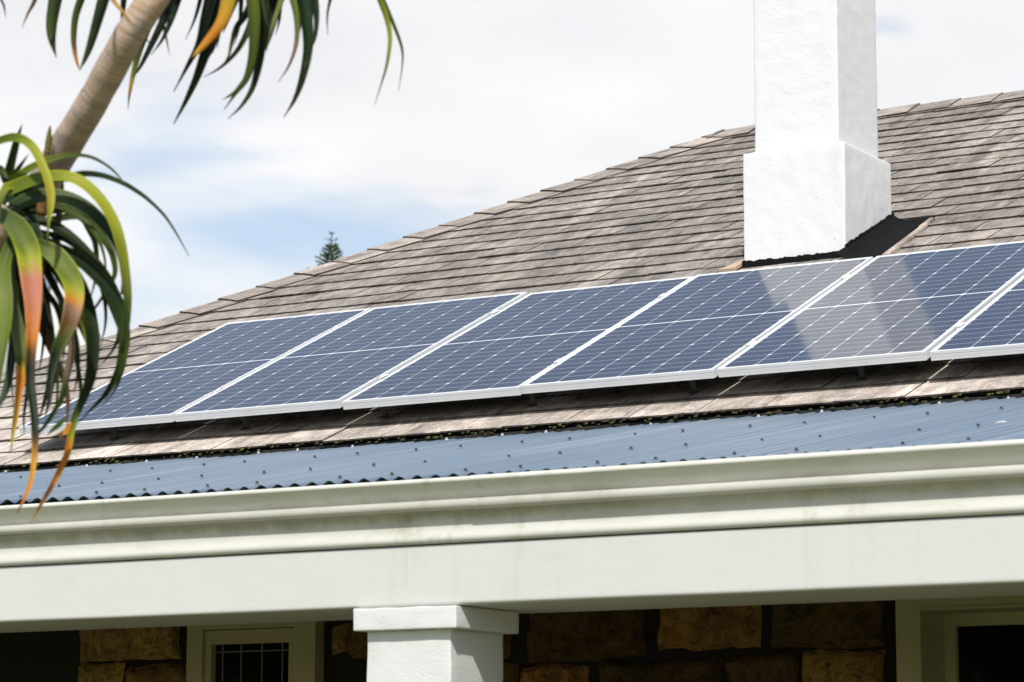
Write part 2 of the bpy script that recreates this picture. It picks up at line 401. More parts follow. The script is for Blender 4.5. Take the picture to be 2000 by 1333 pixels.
# --- slates
EXPO = 0.2410
def slates(mb, P, s0, s1, xlo, xhi, width, seed, tintf):
    rd = random.Random(seed); k = 0
    s = s0
    while s < s1-0.02:
        xa, xb = xlo(s), xhi(s)
        off = (0.5 if k % 2 else 0.0)*width + rd.uniform(-.012, .012)
        i0 = math.floor((xa-off)/width)-1; i1 = math.ceil((xb-off)/width)+1
        rj = rd.uniform(-.007, .007)
        for i in range(i0, i1):
            a = off+i*width + rd.uniform(.001, .0048); b = off+(i+1)*width - rd.uniform(.001, .0048)
            if b < min(xlo(s), xlo(s+EXPO)) or a > max(xhi(s), xhi(s+EXPO)): continue
            lift = rd.uniform(-.0015, .0015)+max(0, rd.gauss(0, .002)); sj = rd.uniform(-.0055, .0055)+(rd.uniform(-.02, -.008) if rd.random() < .02 else 0); rot = rd.uniform(-.008, .008)
            tone = rd.gauss(1.0, 0.05); warm = rd.uniform(-.012, .012)
            tf = tintf(s, (a+b)/2)
            col = tuple(max(.3, tone*q) for q in (tf[0]*(1+warm), tf[1], tf[2]*(1-warm)))
            n = 7; L_ = EXPO+0.085; T = 0.0078
            uo = rd.uniform(0, 50) if False else 0
            rows = []
            for u in (0.0, 0.05, L_):
                r_ = []
                for j in range(n+1):
                    x = a+(b-a)*j/n
                    jit = rd.uniform(-.0028, .0028) if u == 0 else 0
                    sz = noise.noise((x*9+i, s*3, seed))*.0018
                    ss = s+u+sj+jit+rot*(x-(a+b)/2)*3+rj
                    ss = min(ss, s1+.03)
                    x2 = min(max(x, xlo(ss)), xhi(ss))
                    h = 0.0102 - 0.0102*(u/EXPO) + lift + sz
                    r_.append((x2, ss, h))
                rows.append(r_)
            if rows[0][-1][0]-rows[0][0][0] < .003 and rows[2][-1][0]-rows[2][0][0] < .003: continue
            top = [[mb.vert(P(x, q, h), col, (x, q)) for (x, q, h) in r_] for r_ in rows]
            dirt = tuple(.26*q for q in (tf[0]*.95, tf[1]*.9, tf[2]*.78))
            ft = [mb.vert(P(x, q, h), dirt, (x, q)) for (x, q, h) in rows[0]]
            bot = [mb.vert(P(x, q+.001, h-T), dirt, (x, q-.01)) for (x, q, h) in rows[0]]
            for r_ in range(2):
                for j in range(n): mb.face(top[r_][j], top[r_][j+1], top[r_+1][j+1], top[r_+1][j])
            for j in range(n): mb.face(bot[j], bot[j+1], ft[j+1], ft[j])
            for j in (0, n):
                sd = [mb.vert(P(*rows[q][j]), dirt, (rows[q][j][0], rows[q][j][1])) for q in range(3)]
                bb2 = mb.vert(P(rows[2][j][0], rows[2][j][1], rows[2][j][2]-T), dirt, (rows[2][j][0], rows[2][j][1]))
                mb.face(bot[j], sd[0], sd[1], sd[2], bb2)
        s += EXPO; k += 1
def tint_front(s, x):
    e = max(0.0, 1-(s-S_EAVE)/2.4)              # bleached, lichen-pale lower courses
    l = max(0.0, min(1.0, (1.5-x)/3.0))
    k = 1.0+0.75*e**2.2+0.2*l
    return (k*1.0, k*(1-.03*e), k*(1-.06*e))
rb = MB()
slates(rb, rp, S_EAVE, S_RIDGE-.06, hipx, lambda s: X_END + (S_RIDGE-s)*HIP_K, 0.333, 3, tint_front)
# left hip face
P_top = rp(X_HIPTOP, S_RIDGE); P_low = rp(hipx(S_EAVE), S_EAVE)
dh = (P_top-P_low); run = abs(dh.x); rise = dh.z; A2 = math.atan2(rise, run)
es2 = Vector((math.cos(A2), 0, math.sin(A2))); ex2 = Vector((0, -1, 0)); n2 = Vector((-math.sin(A2), 0, math.cos(A2)))
len2 = math.hypot(run, rise); ymax = -P_low.y; ytop = -P_top.y
yback = P_top.y + (P_top.y-P_low.y)
def lp(x, s, h=0.0): return Vector((P_low.x, 0, P_low.z)) + ex2*x + es2*s + n2*h
slates(rb, lp, 0.0, len2-.04, lambda s: -yback+(yback-P_top.y)*s/len2, lambda s: ymax-(ymax-ytop)*s/len2, 0.333, 5, lambda s, x: (1, 1, 1))
roof = rb.build('roof', M['slate'], house)
tag(roof, 'weathered grey brown slate hip roof')
# underlay: closed hip-roof body under the slates
ub = MB()
def und(x, s, h=-.012): return rp(x, s, h)
XR = X_END
pts = dict(A=und(hipx(S_EAVE)+.02, S_EAVE+.02), B=und(XR-HIP_K*(S_EAVE-S_RIDGE), S_EAVE+.02), T0=und(X_HIPTOP, S_RIDGE-.02), T1=und(XR, S_RIDGE-.02))
pts['C'] = Vector((pts['B'].x, 2*P_top.y-pts['B'].y, pts['B'].z)); pts['D'] = Vector((pts['A'].x, 2*P_top.y-pts['A'].y, pts['A'].z))
ids = {k: ub.vert(p, (1, 1, 1), (p.x, p.y)) for k, p in pts.items()}
ub.face(ids['A'], ids['B'], ids['T1'], ids['T0'], m=0); ub.face(ids['B'], ids['C'], ids['T1'], m=1)
ub.face(ids['C'], ids['D'], ids['T0'], ids['T1'], m=1); ub.face(ids['D'], ids['A'], ids['T0'], m=0); ub.face(ids['A'], ids['D'], ids['C'], ids['B'], m=0)
ub.build('roof_underlay', [M['dark'], M['slate']], roof)

# --- hip and ridge capping (folded pieces, each lapping the one below)
def caps(name, p0, p1, dA, dB, nA, nB, expo, wA, wB, seed, up):
    mb = MB(); rd = random.Random(seed)
    d = (p1-p0); Ltot = d.length; d.normalize(); n = int(Ltot/expo)
    for k in range(n+1):
        t0 = k*expo + rd.uniform(-.006, .006); t1 = min(t0+expo+.05, Ltot+.02)
        if t0 > Ltot-.03: break
        l0 = .034+rd.uniform(-.002, .005); l1 = .024
        tone = rd.gauss(1.12, .08); col = (tone*1.02, tone, tone*.97)
        T = .017; wj = rd.uniform(-.006, .006)
        R_ = []; dk_ = tuple(.15*q for q in col)
        for (t, l) in ((t0, l0), (t0+(t1-t0)*.5, (l0+l1)/2), (t1, l1)):
            c = p0+d*t
            a = c+dA*(wA+wj)+nA*(l-.004); m_ = c+up*(l+.004); b = c+dB*wB+nB*(l-.004); am = c+dA*(wA*.45)+nA*(l+.001)
            R_.append([(p, (t+seed+ (-.2 if i_ == 0 else .0), k*.37)) for i_, p in enumerate([a, am, m_, b, b-nB*T, m_-up*T*1.1, am-nA*T, a-nA*T, a])])
        idr = [[mb.vert(p, dk_ if q_ in (4, 5, 6, 7, 8) else col, (uv[1]*1.0+(.1*q_), uv[0])) for q_, (p, uv) in enumerate(r_)] for r_ in R_]
        for i in range(2):
            for j in range(8): mb.face(idr[i][j], idr[i+1][j], idr[i+1][j+1], idr[i][j+1])
        for r_ in (R_[0], R_[2]):
            e_ = [mb.vert(p, dk_, (uv[1], uv[0])) for p, uv in r_[:8]]
            mb.face(e_[0], e_[1], e_[6], e_[7]); mb.face(e_[1], e_[2], e_[5], e_[6]); mb.face(e_[2], e_[3], e_[4], e_[5])
    return mb.build(name, M['slate'], house)
hd = (P_top-P_low).normalized()
dA = (ex - hd*ex.dot(hd)); dA = dA - nr*dA.dot(nr); dA.normalize()
dA = (hd.cross(nr)).normalized();  dA = dA if dA.x > 0 else -dA
dB = (hd.cross(n2)).normalized();  dB = dB if dB.y > 0 else -dB
upv = (nr+n2).normalized()
caps('hip_capping', P_low-hd*.02-upv*.012, P_top-upv*.012, dA, dB, nr, n2, .29, .225, .2, 11, upv)
nb = Vector((0, ST, CT)); esb = Vector((0, CT, -ST))
caps('ridge_capping', rp(XR, S_RIDGE)-Vector((0, 0, .008)), rp(X_HIPTOP-.02, S_RIDGE)-Vector((0, 0, .008)), -es, esb, nr, nb, .30, .235, .2, 12, Vector((0, 0, 1)))

# --- moss in the eaves line and along some butts
mo = MB(); rd = random.Random(5)
x = -3.0
def clump(mb, c, r_):
    b = len(mb.v); ring = []
    for k in range(5):
        a = k*6.2832/5; ring.append(mb.vert(c+Vector((math.cos(a)*r_*rd.uniform(.7, 1.4), -r_*.3+math.sin(a)*r_*.4, math.sin(a)*r_*.55))))
    t = mb.vert(c+Vector((0, -r_*.9, r_*.25)))
    for k in range(5): mb.face(ring[k], ring[(k+1) % 5], t)
while x < 9.8:
    dens = noise.noise((x*.9, 3.1, 0))*.5+.5
    if rd.random() < .25+dens*.7:
        clump(mo, rp(x, S_EAVE+rd.uniform(-.012, .012), rd.uniform(-.022, .004)), rd.uniform(.006, .014))
    x += rd.uniform(.006, .03)
for k in range(1, 26):
    for q in range(70):
        x = rd.uniform(-1, 7.5)
        if noise.noise((x*.8, k*1.7, 2)) > (.08 if k < 4 else .22) and hipx(S_EAVE+k*EXPO)+.1 < x:
            clump(mo, rp(x, S_EAVE+k*EXPO-.002, rd.uniform(-.002, .006)), rd.uniform(.003, .007))
tag(mo.build('moss', M['moss'], roof), kind='stuff')

# eave batten / closing board between slates and steel sheet
eb = MB(); e0 = rp(0, S_EAVE+.012, -.02)
eb.box(-2.3, 10.5, e0.y, e0.y+.03, e0.z-.10, e0.z)
eb.build('eave_board', M['dark'], house)

# --- verandah roof: corrugated steel
PITCHC, AMP = 0.0762, 0.0085
YT, ZT, YB, ZB = 0.06, -0.218, -2.735, -0.7545
vb = MB(); nseg = 8; x0, x1 = -3.6, 10.6; nx = int((x1-x0)/PITCHC*nseg)
rows = []
NR_ = 7
tilt = Vector((0, -(ZT-ZB), (YT-YB))).normalized()
for th_ in (0, -.0012):
    G = []; UVg = []
    for i in range(NR_):
        t = i/(NR_-1); r_ = []; uvr = []
        for j in range(nx+1):
            xx = x0+j*PITCHC/nseg
            h = AMP*math.cos(2*math.pi*j/nseg) + .003*noise.noise((xx*.7, t*3, 4)) + .0045*noise.noise((xx*3.1, t*.6, 9)) + .002*noise.noise((xx*9, t*.8, 2))
            sheet = math.floor((xx+.3)/.762)
            h += .0022*(sheet % 2)
            y = YB+(YT-YB)*t + (.006*noise.noise((sheet*3.3, 1, 1)) if i == 0 else 0)
            p = Vector((xx, y, ZB+(ZT-ZB)*t-.0055*(xx-2.3)*(1-t))) + tilt*(h+th_)
            r_.append(p); uvr.append((xx, t*2.8))
        G.append(r_); UVg.append(uvr)
    rows.append(vb.grid(G, UV=UVg))
for j in range(nx): vb.face(rows[0][0][j], rows[0][0][j+1], rows[1][0][j+1], rows[1][0][j])
vroof = vb.build('verandah_roof', M['steel'], house, smooth=True, autosm=50)
# roofing screws on the crests
def screw_mesh():
    m_ = MB()
    for (r0, r1, z0, z1) in ((.0095, .0085, 0, .002), (.0055, .005, .002, .0095)):
        a = [m_.vert((math.cos(k*1.0472)*r0, math.sin(k*1.0472)*r0, z0)) for k in range(6)]
        b = [m_.vert((math.cos(k*1.0472)*r1, math.sin(k*1.0472)*r1, z1)) for k in range(6)]
        for k in range(6): m_.face(a[k], a[(k+1) % 6], b[(k+1) % 6], b[k])
        m_.face(*b)
    return m_
scm = plain('screw_paint', (0.05, 0.062, 0.07), .5); scw = plain('galvanised_screw', (.55, .58, .60), .4)
smesh = None; rd = random.Random(9); cnt = 0
for (yy, xa, xb, st0, mat, hi) in ((-0.985, .0, 6.3, 3, scm, 0), (-1.985, 1.0, 6.6, 3, scm, 0), (-2.655, 1.7, 6.8, 3, scm, 0), (-0.150, -.8, 5.9, 3, scw, 1)):
    k = math.ceil((xa-x0)/PITCHC); q_ = 0
    while True:
        xx = x0 + k*PITCHC; q_ += 1; k += 3 + (q_ % 2) + (rd.random() < .12) + (3 if hi and rd.random() < .3 else 0)
        if xx > xb or cnt >= 98: break
        t = (yy-YB)/(YT-YB); p = Vector((xx, yy+rd.uniform(-.012, .012), ZB+(ZT-ZB)*t-.0055*(xx-2.3)*(1-t))) + tilt*(AMP+.0015)
        key = 'w' if hi else 'd'
        if smesh is None: smesh = {}
        if key not in smesh:
            so = screw_mesh().build('screw', mat, None); so.parent = vroof; smesh[key] = so
        else:
            so = smesh[key].copy(); COL.objects.link(so); so.parent = vroof
        so.location = p - ROOT['house']; so.rotation_euler = (math.atan2(ZT-ZB, YT-YB), 0, rd.uniform(0, 1)); cnt += 1

# --- gutter (ogee profile, open trough)
def arc(cy_, cz_, r_, a0, a1, n): return [(cy_+r_*math.cos(R(a0+(a1-a0)*i/n)), cz_+r_*math.sin(R(a0+(a1-a0)*i/n))) for i in range(n+1)]
front = arc(-2.792, -.783, .0105, 20, 250, 8) + [(-2.785, -.796), (-2.775, -.808), (-2.761, -.826), (-2.749, -.845)] + arc(-2.768, -.866, .0185, 80, 270, 8) + [(-2.74, -.884), (-2.70, -.884)]
inner = [(-2.70, -.78), (-2.702, -.78), (-2.702, -.880), (-2.745, -.880)] + [(y+.003, z+.001) for y, z in reversed(front[9:13])] 
def wobg(x, k): return (.0022*noise.noise((x*.55, 1.7, 0)), .0032*noise.noise((x*.45, 7.7, 0))-.0012*(x-2.4)-.002)
gb = MB(); gb.extrude_x(front+inner, -3.7, 4.515, 60, wob=wobg); 
gb.extrude_x([(y-.0022 if y < -2.75 else y, z-(.0018 if z < -.87 else -.0015 if z > -.775 else 0)) for y, z in front]+[(y, z) for y, z in inner], 4.51, 10.7, 44, wob=wobg)
gut = gb.build('gutter', M['gutter'], house, smooth=True, autosm=35)

# --- fascia moulding below the gutter (hollow, then a rounded nose)
fp = [(-2.705, -.80), (-2.705, -.8865), (-2.767, -.8865)] + [(-2.757, -.894), (-2.746, -.903), (-2.738, -.915), (-2.733, -.930), (-2.732, -.948), (-2.738, -.962), (-2.746, -.972)] + arc(-2.739, -.987, .0165, 140, 290, 10) + [(-2.72, -1.004), (-2.66, -1.004), (-2.66, -.80)]
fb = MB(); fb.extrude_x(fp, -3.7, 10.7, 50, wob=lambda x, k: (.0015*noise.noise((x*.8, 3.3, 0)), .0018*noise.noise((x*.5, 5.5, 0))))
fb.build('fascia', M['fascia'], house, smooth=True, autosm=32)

# --- beam
bp = [(-2.738, -1.008), (-2.738, -1.202)] + arc(-2.726, -1.209, .012, 180, 270, 4) + [(-2.24, -1.221), (-2.22, -1.221), (-2.22, -.92), (-2.66, -.92), (-2.66, -1.008)]
bb_ = MB(); bb_.extrude_x(bp, -3.7, 10.7, 90, wob=lambda x, k: (.002*noise.noise((x*1.1, 2.3, 0)), (.0022*noise.noise((x*1.7, 8.5, 0)) if k in (1, 2, 3, 4, 5) else 0)))
bb_.build('beam', M['paint'], house, smooth=True, autosm=40)

# --- columns
def rough_box(x0_, x1_, y0_, y1_, z0_, z1_, cell, bev, amp, sc_, seed, lo_only=None):
    bm = bmesh.new(); bmesh.ops.create_cube(bm, size=1)
    for v in bm.verts: v.co = Vector((x0_+(v.co.x+.5)*(x1_-x0_), y0_+(v.co.y+.5)*(y1_-y0_), z0_+(v.co.z+.5)*(z1_-z0_)))
    bmesh.ops.bevel(bm, geom=list(bm.edges), offset=bev, segments=3, profile=.6, affect='EDGES')
    for it in range(9):
        es_ = [e for e in bm.edges if e.calc_length() > cell*1.5]
        if not es_: break
        bmesh.ops.subdivide_edges(bm, edges=es_, cuts=1, use_grid_fill=True)
    bmesh.ops.triangulate(bm, faces=[f for f in bm.faces if len(f.verts) > 4])
    bm.normal_update()
    for v in bm.verts:
        p = v.co*sc_ + Vector((seed, seed*1.7, 0)); d_ = noise.fractal(p, 1.0, 2.0, 4)
        v.co += v.normal*amp*d_
    mb = MB(); bm.verts.index_update()
    for v in bm.verts: mb.vert(v.co)
    for f in bm.faces: mb.face(*[v.index for v in f.verts])
    bm.free(); return mb
def column(x):
    sh = rough_box(x+.035, x+.390, -2.724, -2.366, -3.3, -1.301, .035, .007, .0030, 9, 3)
    so = sh.build('column', M['column'], house, smooth=True)
    tag(so, 'white painted square verandah column with square capital')
    cp = rough_box(x, x+.433, -2.760, -2.330, -1.3025, -1.2232, .018, .006, .0020, 16, 5)
    cp.build('capital', M['column'], so, smooth=True)
    bs = rough_box(x-.02, x+.45, -2.78, -2.31, -3.34, -3.12, .06, .012, .003, 9, 8)
    bs.build('plinth', M['column'], so, smooth=True)
for cx_ in (3.996, 3.996-4.4, 3.996+4.4): column(cx_)

# --- verandah floor, ceiling
fl = MB(); fl.box(-3.6, 10.6, -2.95, .1, GZ-.2, -3.32); fl.build('verandah_floor', plain('dark_paving', (.05, .042, .03), .8), house)
ce = MB(); ce.box(-3.6, 10.6, -2.19, .30, -.93, -.90); ce.box(-3.6, -3.55, -2.6, .3, -1.2, -.9); ce.box(10.55, 10.6, -2.6, .3, -1.2, -.9)
ce.build('verandah_ceiling', M['ceil'], house)

# --- front wall: dark mortar backing with openings, rubble stones
YWALL = 0.10
openings = [(-0.95, .335, -3.32, -.93), (1.10, 1.835, -2.6, -1.075), (4.975, 6.30, -2.6, -1.085)]
wb = MB()
def wall_cells():
    xs = sorted(set([-2.25, 10.3]+[o[0] for o in openings]+[o[1] for o in openings])); zs = sorted(set([-3.32, -2.6, -1.085, -1.075, -.90]))
    for i in range(len(xs)-1):
        for j in range(len(zs)-1):
            cx_, cz_ = (xs[i]+xs[i+1])/2, (zs[j]+zs[j+1])/2
            if any(o[0] < cx_ < o[1] and o[2] < cz_ < o[3] for o in openings): continue
            wb.box(xs[i], xs[i+1], YWALL+.035, YWALL+.40, zs[j], zs[j+1], c=(.16, .15, .14), m=1)
wall_cells()
wb.box(-2.25, -1.95, .5, 12.6, -3.5, -.45, c=(.8, .8, .8), m=0); wb.box(10.0, 10.3, .5, 12.6, -3.5, -.45, c=(.8, .8, .8), m=0); wb.box(-2.25, 10.3, 12.3, 12.6, -3.5, -.45, c=(.8, .8, .8), m=0)
wb.box(-2.25, 10.3, .50, .52, -3.32, -.45, c=(.05, .05, .05), m=1)
def stone(x0_, x1_, z0_, z1_, seed, tone, face=.035):
    rd_ = random.Random(seed); nx_ = max(6, int((x1_-x0_)/.022)); nz_ = max(5, int((z1_-z0_)/.022))
    P = []
    for i in range(nx_+1):
        r_ = []
        for j in range(nz_+1):
            u, v = i/nx_, j/nz_
            e = min(u*(x1_-x0_), (1-u)*(x1_-x0_), v*(z1_-z0_), (1-v)*(z1_-z0_))
            k = min(1, e/.03); k = k*(2-k)
            px_ = x0_+(x1_-x0_)*u; pz_ = z0_+(z1_-z0_)*v
            nn = noise.fractal((px_*7+seed, pz_*7, seed*.37), 1, 2, 5)
            ed = noise.noise((px_*12, pz_*12, seed))*.012
            yy = YWALL+.03 - k*(face + .045*nn + .018*abs(noise.noise((px_*14, pz_*14, seed))))
            wx = .040*noise.noise((px_*3.1, pz_*5, 7+seed)); wz = .022*noise.noise((px_*4.3, pz_*3, 17+seed)); r_.append((px_+ed*(1-k)+wx*(1-.3*k), yy, pz_+ed*(1-k)+wz))
        P.append(r_)
    c = [[tone]*(nz_+1) for _ in range(nx_+1)]
    wb.grid(P, c=c)
def clear(x0_, x1_, z0_, z1_):
    segs = [(x0_, x1_)]
    for (a, b, c, d) in [(-1.0, .335, -3.4, -.8), (1.06, 1.86, -2.7, -.8), (1.86, 2.12, -1.22, -.8), (4.79, 6.45, -2.7, -.8)]:
        if z1_ < c or z0_ > d: continue
        ns = []
        for (s0, s1) in segs:
            if s1 <= a or s0 >= b: ns.append((s0, s1)); continue
            if s0 < a: ns.append((s0, a))
            if s1 > b: ns.append((b, s1))
        segs = ns
    return [s_ for s_ in segs if s_[1]-s_[0] > .05]
rd = random.Random(21)
dk = (.55, .52, .5)
hand = [(.345, .99, -1.203, -.98, (1.0, 1.0, .95)), (.345, .63, -1.46, -1.218, (1.1, 1.1, .95)), (.655, 1.05, -1.46, -1.232, dk),
        (1.90, 2.0, -1.20, -1.06, (.8, .8, .7)), (2.02, 2.78, -1.22, -.98, dk),
        (2.62, 2.90, -1.245, -.98, (.8, .6, .5)), (2.985, 3.60, -1.262, -.98, (.62, .55, .5)), (3.68, 4.19, -1.232, -.98, (1.0, .8, .68)), (4.235, 4.775, -1.235, -.98, (.62, .6, .5)),
        (2.60, 2.93, -1.52, -1.275, (.8, .7, .6)), (2.96, 3.32, -1.52, -1.285, (1.05, .85, .7)), (3.36, 3.98, -1.52, -1.275, (.42, .40, .36)), (4.02, 4.34, -1.52, -1.262, dk), (4.395, 4.77, -1.52, -1.252, (1.0, .95, .72))]
for k, (a, b, c, d, t) in enumerate(hand): stone(a, b, c, d, 30+k, tuple((2.3 if a < 2.0 else .95+.75*(k % 3 == 1))*q for q in t))
z = -1.53; k = 0
while z > -3.2:
    hgt = rd.uniform(.2, .27); x = -2.2+rd.uniform(0, .3)
    while x < 10.2:
        w = rd.uniform(.3, .62)
        for (a, b) in clear(x+.02, x+w, z-hgt+.02, z):
            t = rd.uniform(.5, 1.15); 
            P_ = (a, b, z-hgt+.02, z); stone(*P_, 100+k, (t, t*rd.uniform(.85, 1), t*rd.uniform(.7, .95))); k += 1
        x += w
    z -= hgt
for (a, b) in ((-2.2, -1.6), (-1.58, -1.0), (6.5, 7.1), (7.13, 7.8), (7.84, 8.5), (8.55, 9.2), (9.25, 10.2)):
    for (c, d) in ((-1.24, -.98), (-1.52, -1.27)): stone(a, b, c, d, 300+k, (.8, .72, .6)); k += 1
wb.build('wall', [M['stone'], M['mortar']], house, smooth=True, autosm=60)
# corner: dark doorway at left
db = MB(); db.box(-.95, .33, .30, .34, -3.32, -.95); dr = db.build('door', M['black'], house); tag(dr, 'dark recessed doorway')
hk = MB(); hk.box(.22, .24, .27, .30, -2.35, -2.2); hk.build('handle', M['alu'], dr)

# --- windows
def frame_ring(mb, x0_, x1_, z0_, z1_, wl, wr, wt, wb2, y0_, y1_):
    mb.box(x0_, x0_+wl, y0_, y1_, z0_, z1_); mb.box(x1_-wr, x1_, y0_, y1_, z0_, z1_)
    mb.box(x0_+wl, x1_-wr, y0_+.001, y1_, z1_-wt, z1_); mb.box(x0_+wl, x1_-wr, y0_+.001, y1_, z0_, z0_+wb2)
w1 = MB(); frame_ring(w1, 1.078, 1.849, -2.65, -.945, .095, .125, .125, .09, .060, .20)
w1o = w1.build('window', M['cream'], house); tag(w1o, 'cream framed leadlight window')
s1 = MB(); frame_ring(s1, 1.176, 1.722, -2.55, -1.074, .040, .040, .068, .07, .078, .13); s1.build('sash', M['cream'], w1o)
g1 = MB(); g1.box(1.212, 1.686, .115, .12, -2.5, -1.135); g1.build('glass', M['glass'], w1o)
l1 = MB()
for xx in (1.262, 1.374, 1.500, 1.622): l1.box(xx-.003, xx+.003, .109, .1148, -2.48, -1.140)
for zz in (-1.178, -1.42, -1.66, -1.90, -2.14): l1.box(1.216, 1.682, .1095, .1146, zz-.003, zz+.003)
l1.build('leadlight', M['lead'], w1o)
w2 = MB(); frame_ring(w2, 4.861, 6.42, -2.65, -.945, .115, .115, .150, .10, .055, .14)
frame_ring(w2, 4.965, 6.31, -2.60, -1.086, .010, .010, .012, .01, .048, .056)
w2.box(4.935, 4.976, .14, .42, -2.6, -1.09); w2.box(6.30, 6.34, .14, .42, -2.6, -1.09); w2.box(4.976, 6.30, .14, .42, -1.095, -1.07)
w2o = w2.build('window', M['cream'], house); tag(w2o, 'deep cream window frame with dark pane')
s2 = MB(); frame_ring(s2, 4.976, 6.30, -2.6, -1.096, .05, .05, .055, .07, .31, .36); s2.build('sash', M['cream'], w2o)
g2 = MB(); g2.box(5.02, 6.26, .34, .345, -2.55, -1.13); g2.build('glass', M['glass'], w2o)

# --- chimney
CX0, CX1, CY0, CY1 = 2.947, 3.551, 2.486, 3.113
cb = rough_box(CX0, CX1, CY0, CY1, .60, 1.598, .022, .010, .0028, 14, 2)
INS = .052
cs = rough_box(CX0+INS, CX1-INS, CY0+INS-.004, CY1-INS, 1.56, 4.15, .026, .008, .0026, 14, 6)
b_ = len(cb.v)
for v in cs.v: cb.vert(v)
for f in cs.f: cb.face(*[b_+i for i in f])
# weathered shoulder between base and shaft
zs0, zs1 = 1.594, 1.615
o_ = [(CX0+.008, CY0+.008), (CX1-.008, CY0+.008), (CX1-.008, CY1-.008), (CX0+.008, CY1-.008)]
i_ = [(CX0+INS+.002, CY0+INS-.002), (CX1-INS-.002, CY0+INS-.002), (CX1-INS-.002, CY1-INS-.002), (CX0+INS+.002, CY1-INS-.002)]
oo = [cb.vert((x, y, zs0)) for x, y in o_]; ii = [cb.vert((x, y, zs1)) for x, y in i_]
for k in range(4): cb.face(oo[k], oo[(k+1) % 4], ii[(k+1) % 4], ii[k])
cap = rough_box(CX0+INS-.012, CX1-INS+.012, CY0+INS-.012, CY1-INS+.012, 4.10, 4.25, .05, .012, .003, 14, 7); b_ = len(cb.v)
for v in cap.v: cb.vert(v)
for f in cap.f: cb.face(*[b_+i for i in f])
chim = cb.build('chimney', M['render'], house, smooth=True, autosm=75)
tag(chim, 'tall white rendered chimney with stepped base')
# bitumen flashing: band round the base and tray beside it
fb_ = MB(); rdt = random.Random(2)
def band(p0, p1, q, h, nrm, n=60):
    """ragged bitumen band from p0 to p1 (bottom line), h tall, laid on a face with normal nrm"""
    up = Vector((0, 0, 1)); bo = []; to = []; tb = []
    for i in range(n+1):
        t = i/n; p = p0.lerp(p1, t); hh = h+.010*noise.noise((t*14, q, 0))+rdt.uniform(-.004, .004)
        e = nrm*(.012+.004*noise.noise((t*9, q, 4)))
        bo.append(fb_.vert(p+e*1.4)); to.append(fb_.vert(p+up*hh+e)); tb.append(fb_.vert(p+up*(hh+.004)-nrm*.004))
    for i in range(n):
        fb_.face(bo[i], bo[i+1], to[i+1], to[i]); fb_.face(to[i], to[i+1], tb[i+1], tb[i])
def roofz(y): return (y*ST - OFF)/CT if False else (RO.z + (y-RO.y)*ST/CT)
zf = roofz(CY0)+.0
band(Vector((CX0-.004, CY0, zf-.03)), Vector((CX1+.004, CY0, zf-.03)), 1, .062, Vector((0, -1, 0)))
band(Vector((CX1, CY0-.008, roofz(CY0)-.02)), Vector((CX1, CY1+.004, roofz(CY1)-.02)), 2, .085, Vector((1, 0, 0)))
band(Vector((CX0, CY0-.008, roofz(CY0)-.02)), Vector((CX0, CY1+.004, roofz(CY1)-.02)), 3, .03, Vector((-1, 0, 0)))
tr = []
for i in range(13):
    s = 2.54+(3.36-2.54)*i/12; r_ = []
    for j in range(9):
        t = j/8; xx = CX1+.005+(3.822-.012*i/12+.004*noise.noise((i*.9, 0, 0))-CX1)*t
        h = .0165+.040*max(0, 1-t*4)**1.5+.005*(abs(t-.5) < .05)+.004*noise.noise((xx*18, s*14, 1))
        if i == 12: h += .004
        r_.append(rp(xx, s, h))
    tr.append(r_)
fb_.grid(tr)
fb_.build('flashing', M['tar'], chim, smooth=True, autosm=50)
st_ = MB()   # pale cut slate strip beside the tray and wedge at the left
def slab(mb, pl, h0, h1, col):
    t = [mb.vert(rp(x, s, h1), col, (x, s)) for x, s in pl]; b = [mb.vert(rp(x, s, h0), col, (x, s)) for x, s in pl]
    mb.face(*t)
    for k in range(len(pl)): mb.face(t[k], t[(k+1) % len(pl)], b[(k+1) % len(pl)], b[k])
slab(st_, [(3.818, 2.53), (3.862, 2.53), (3.848, 2.80), (3.832, 3.16), (3.804, 3.16)], .008, .024, (1.45, 1.38, 1.3))
slab(st_, [(3.800, 3.12), (3.835, 3.12), (3.815, 3.31), (3.795, 3.31)], .010, .026, (1.6, 1.55, 1.5))
st_.build('cut_slate', M['slate'], chim)
wd = MB(); slab(wd, [(2.85, 2.55), (2.944, 2.55), (2.944, 2.78), (2.908, 2.73)], .012, .03, (1, 1, 1))
wd.build('mortar_fillet', plain('mortar_fillet', (.50, .37, .27), .85), chim)

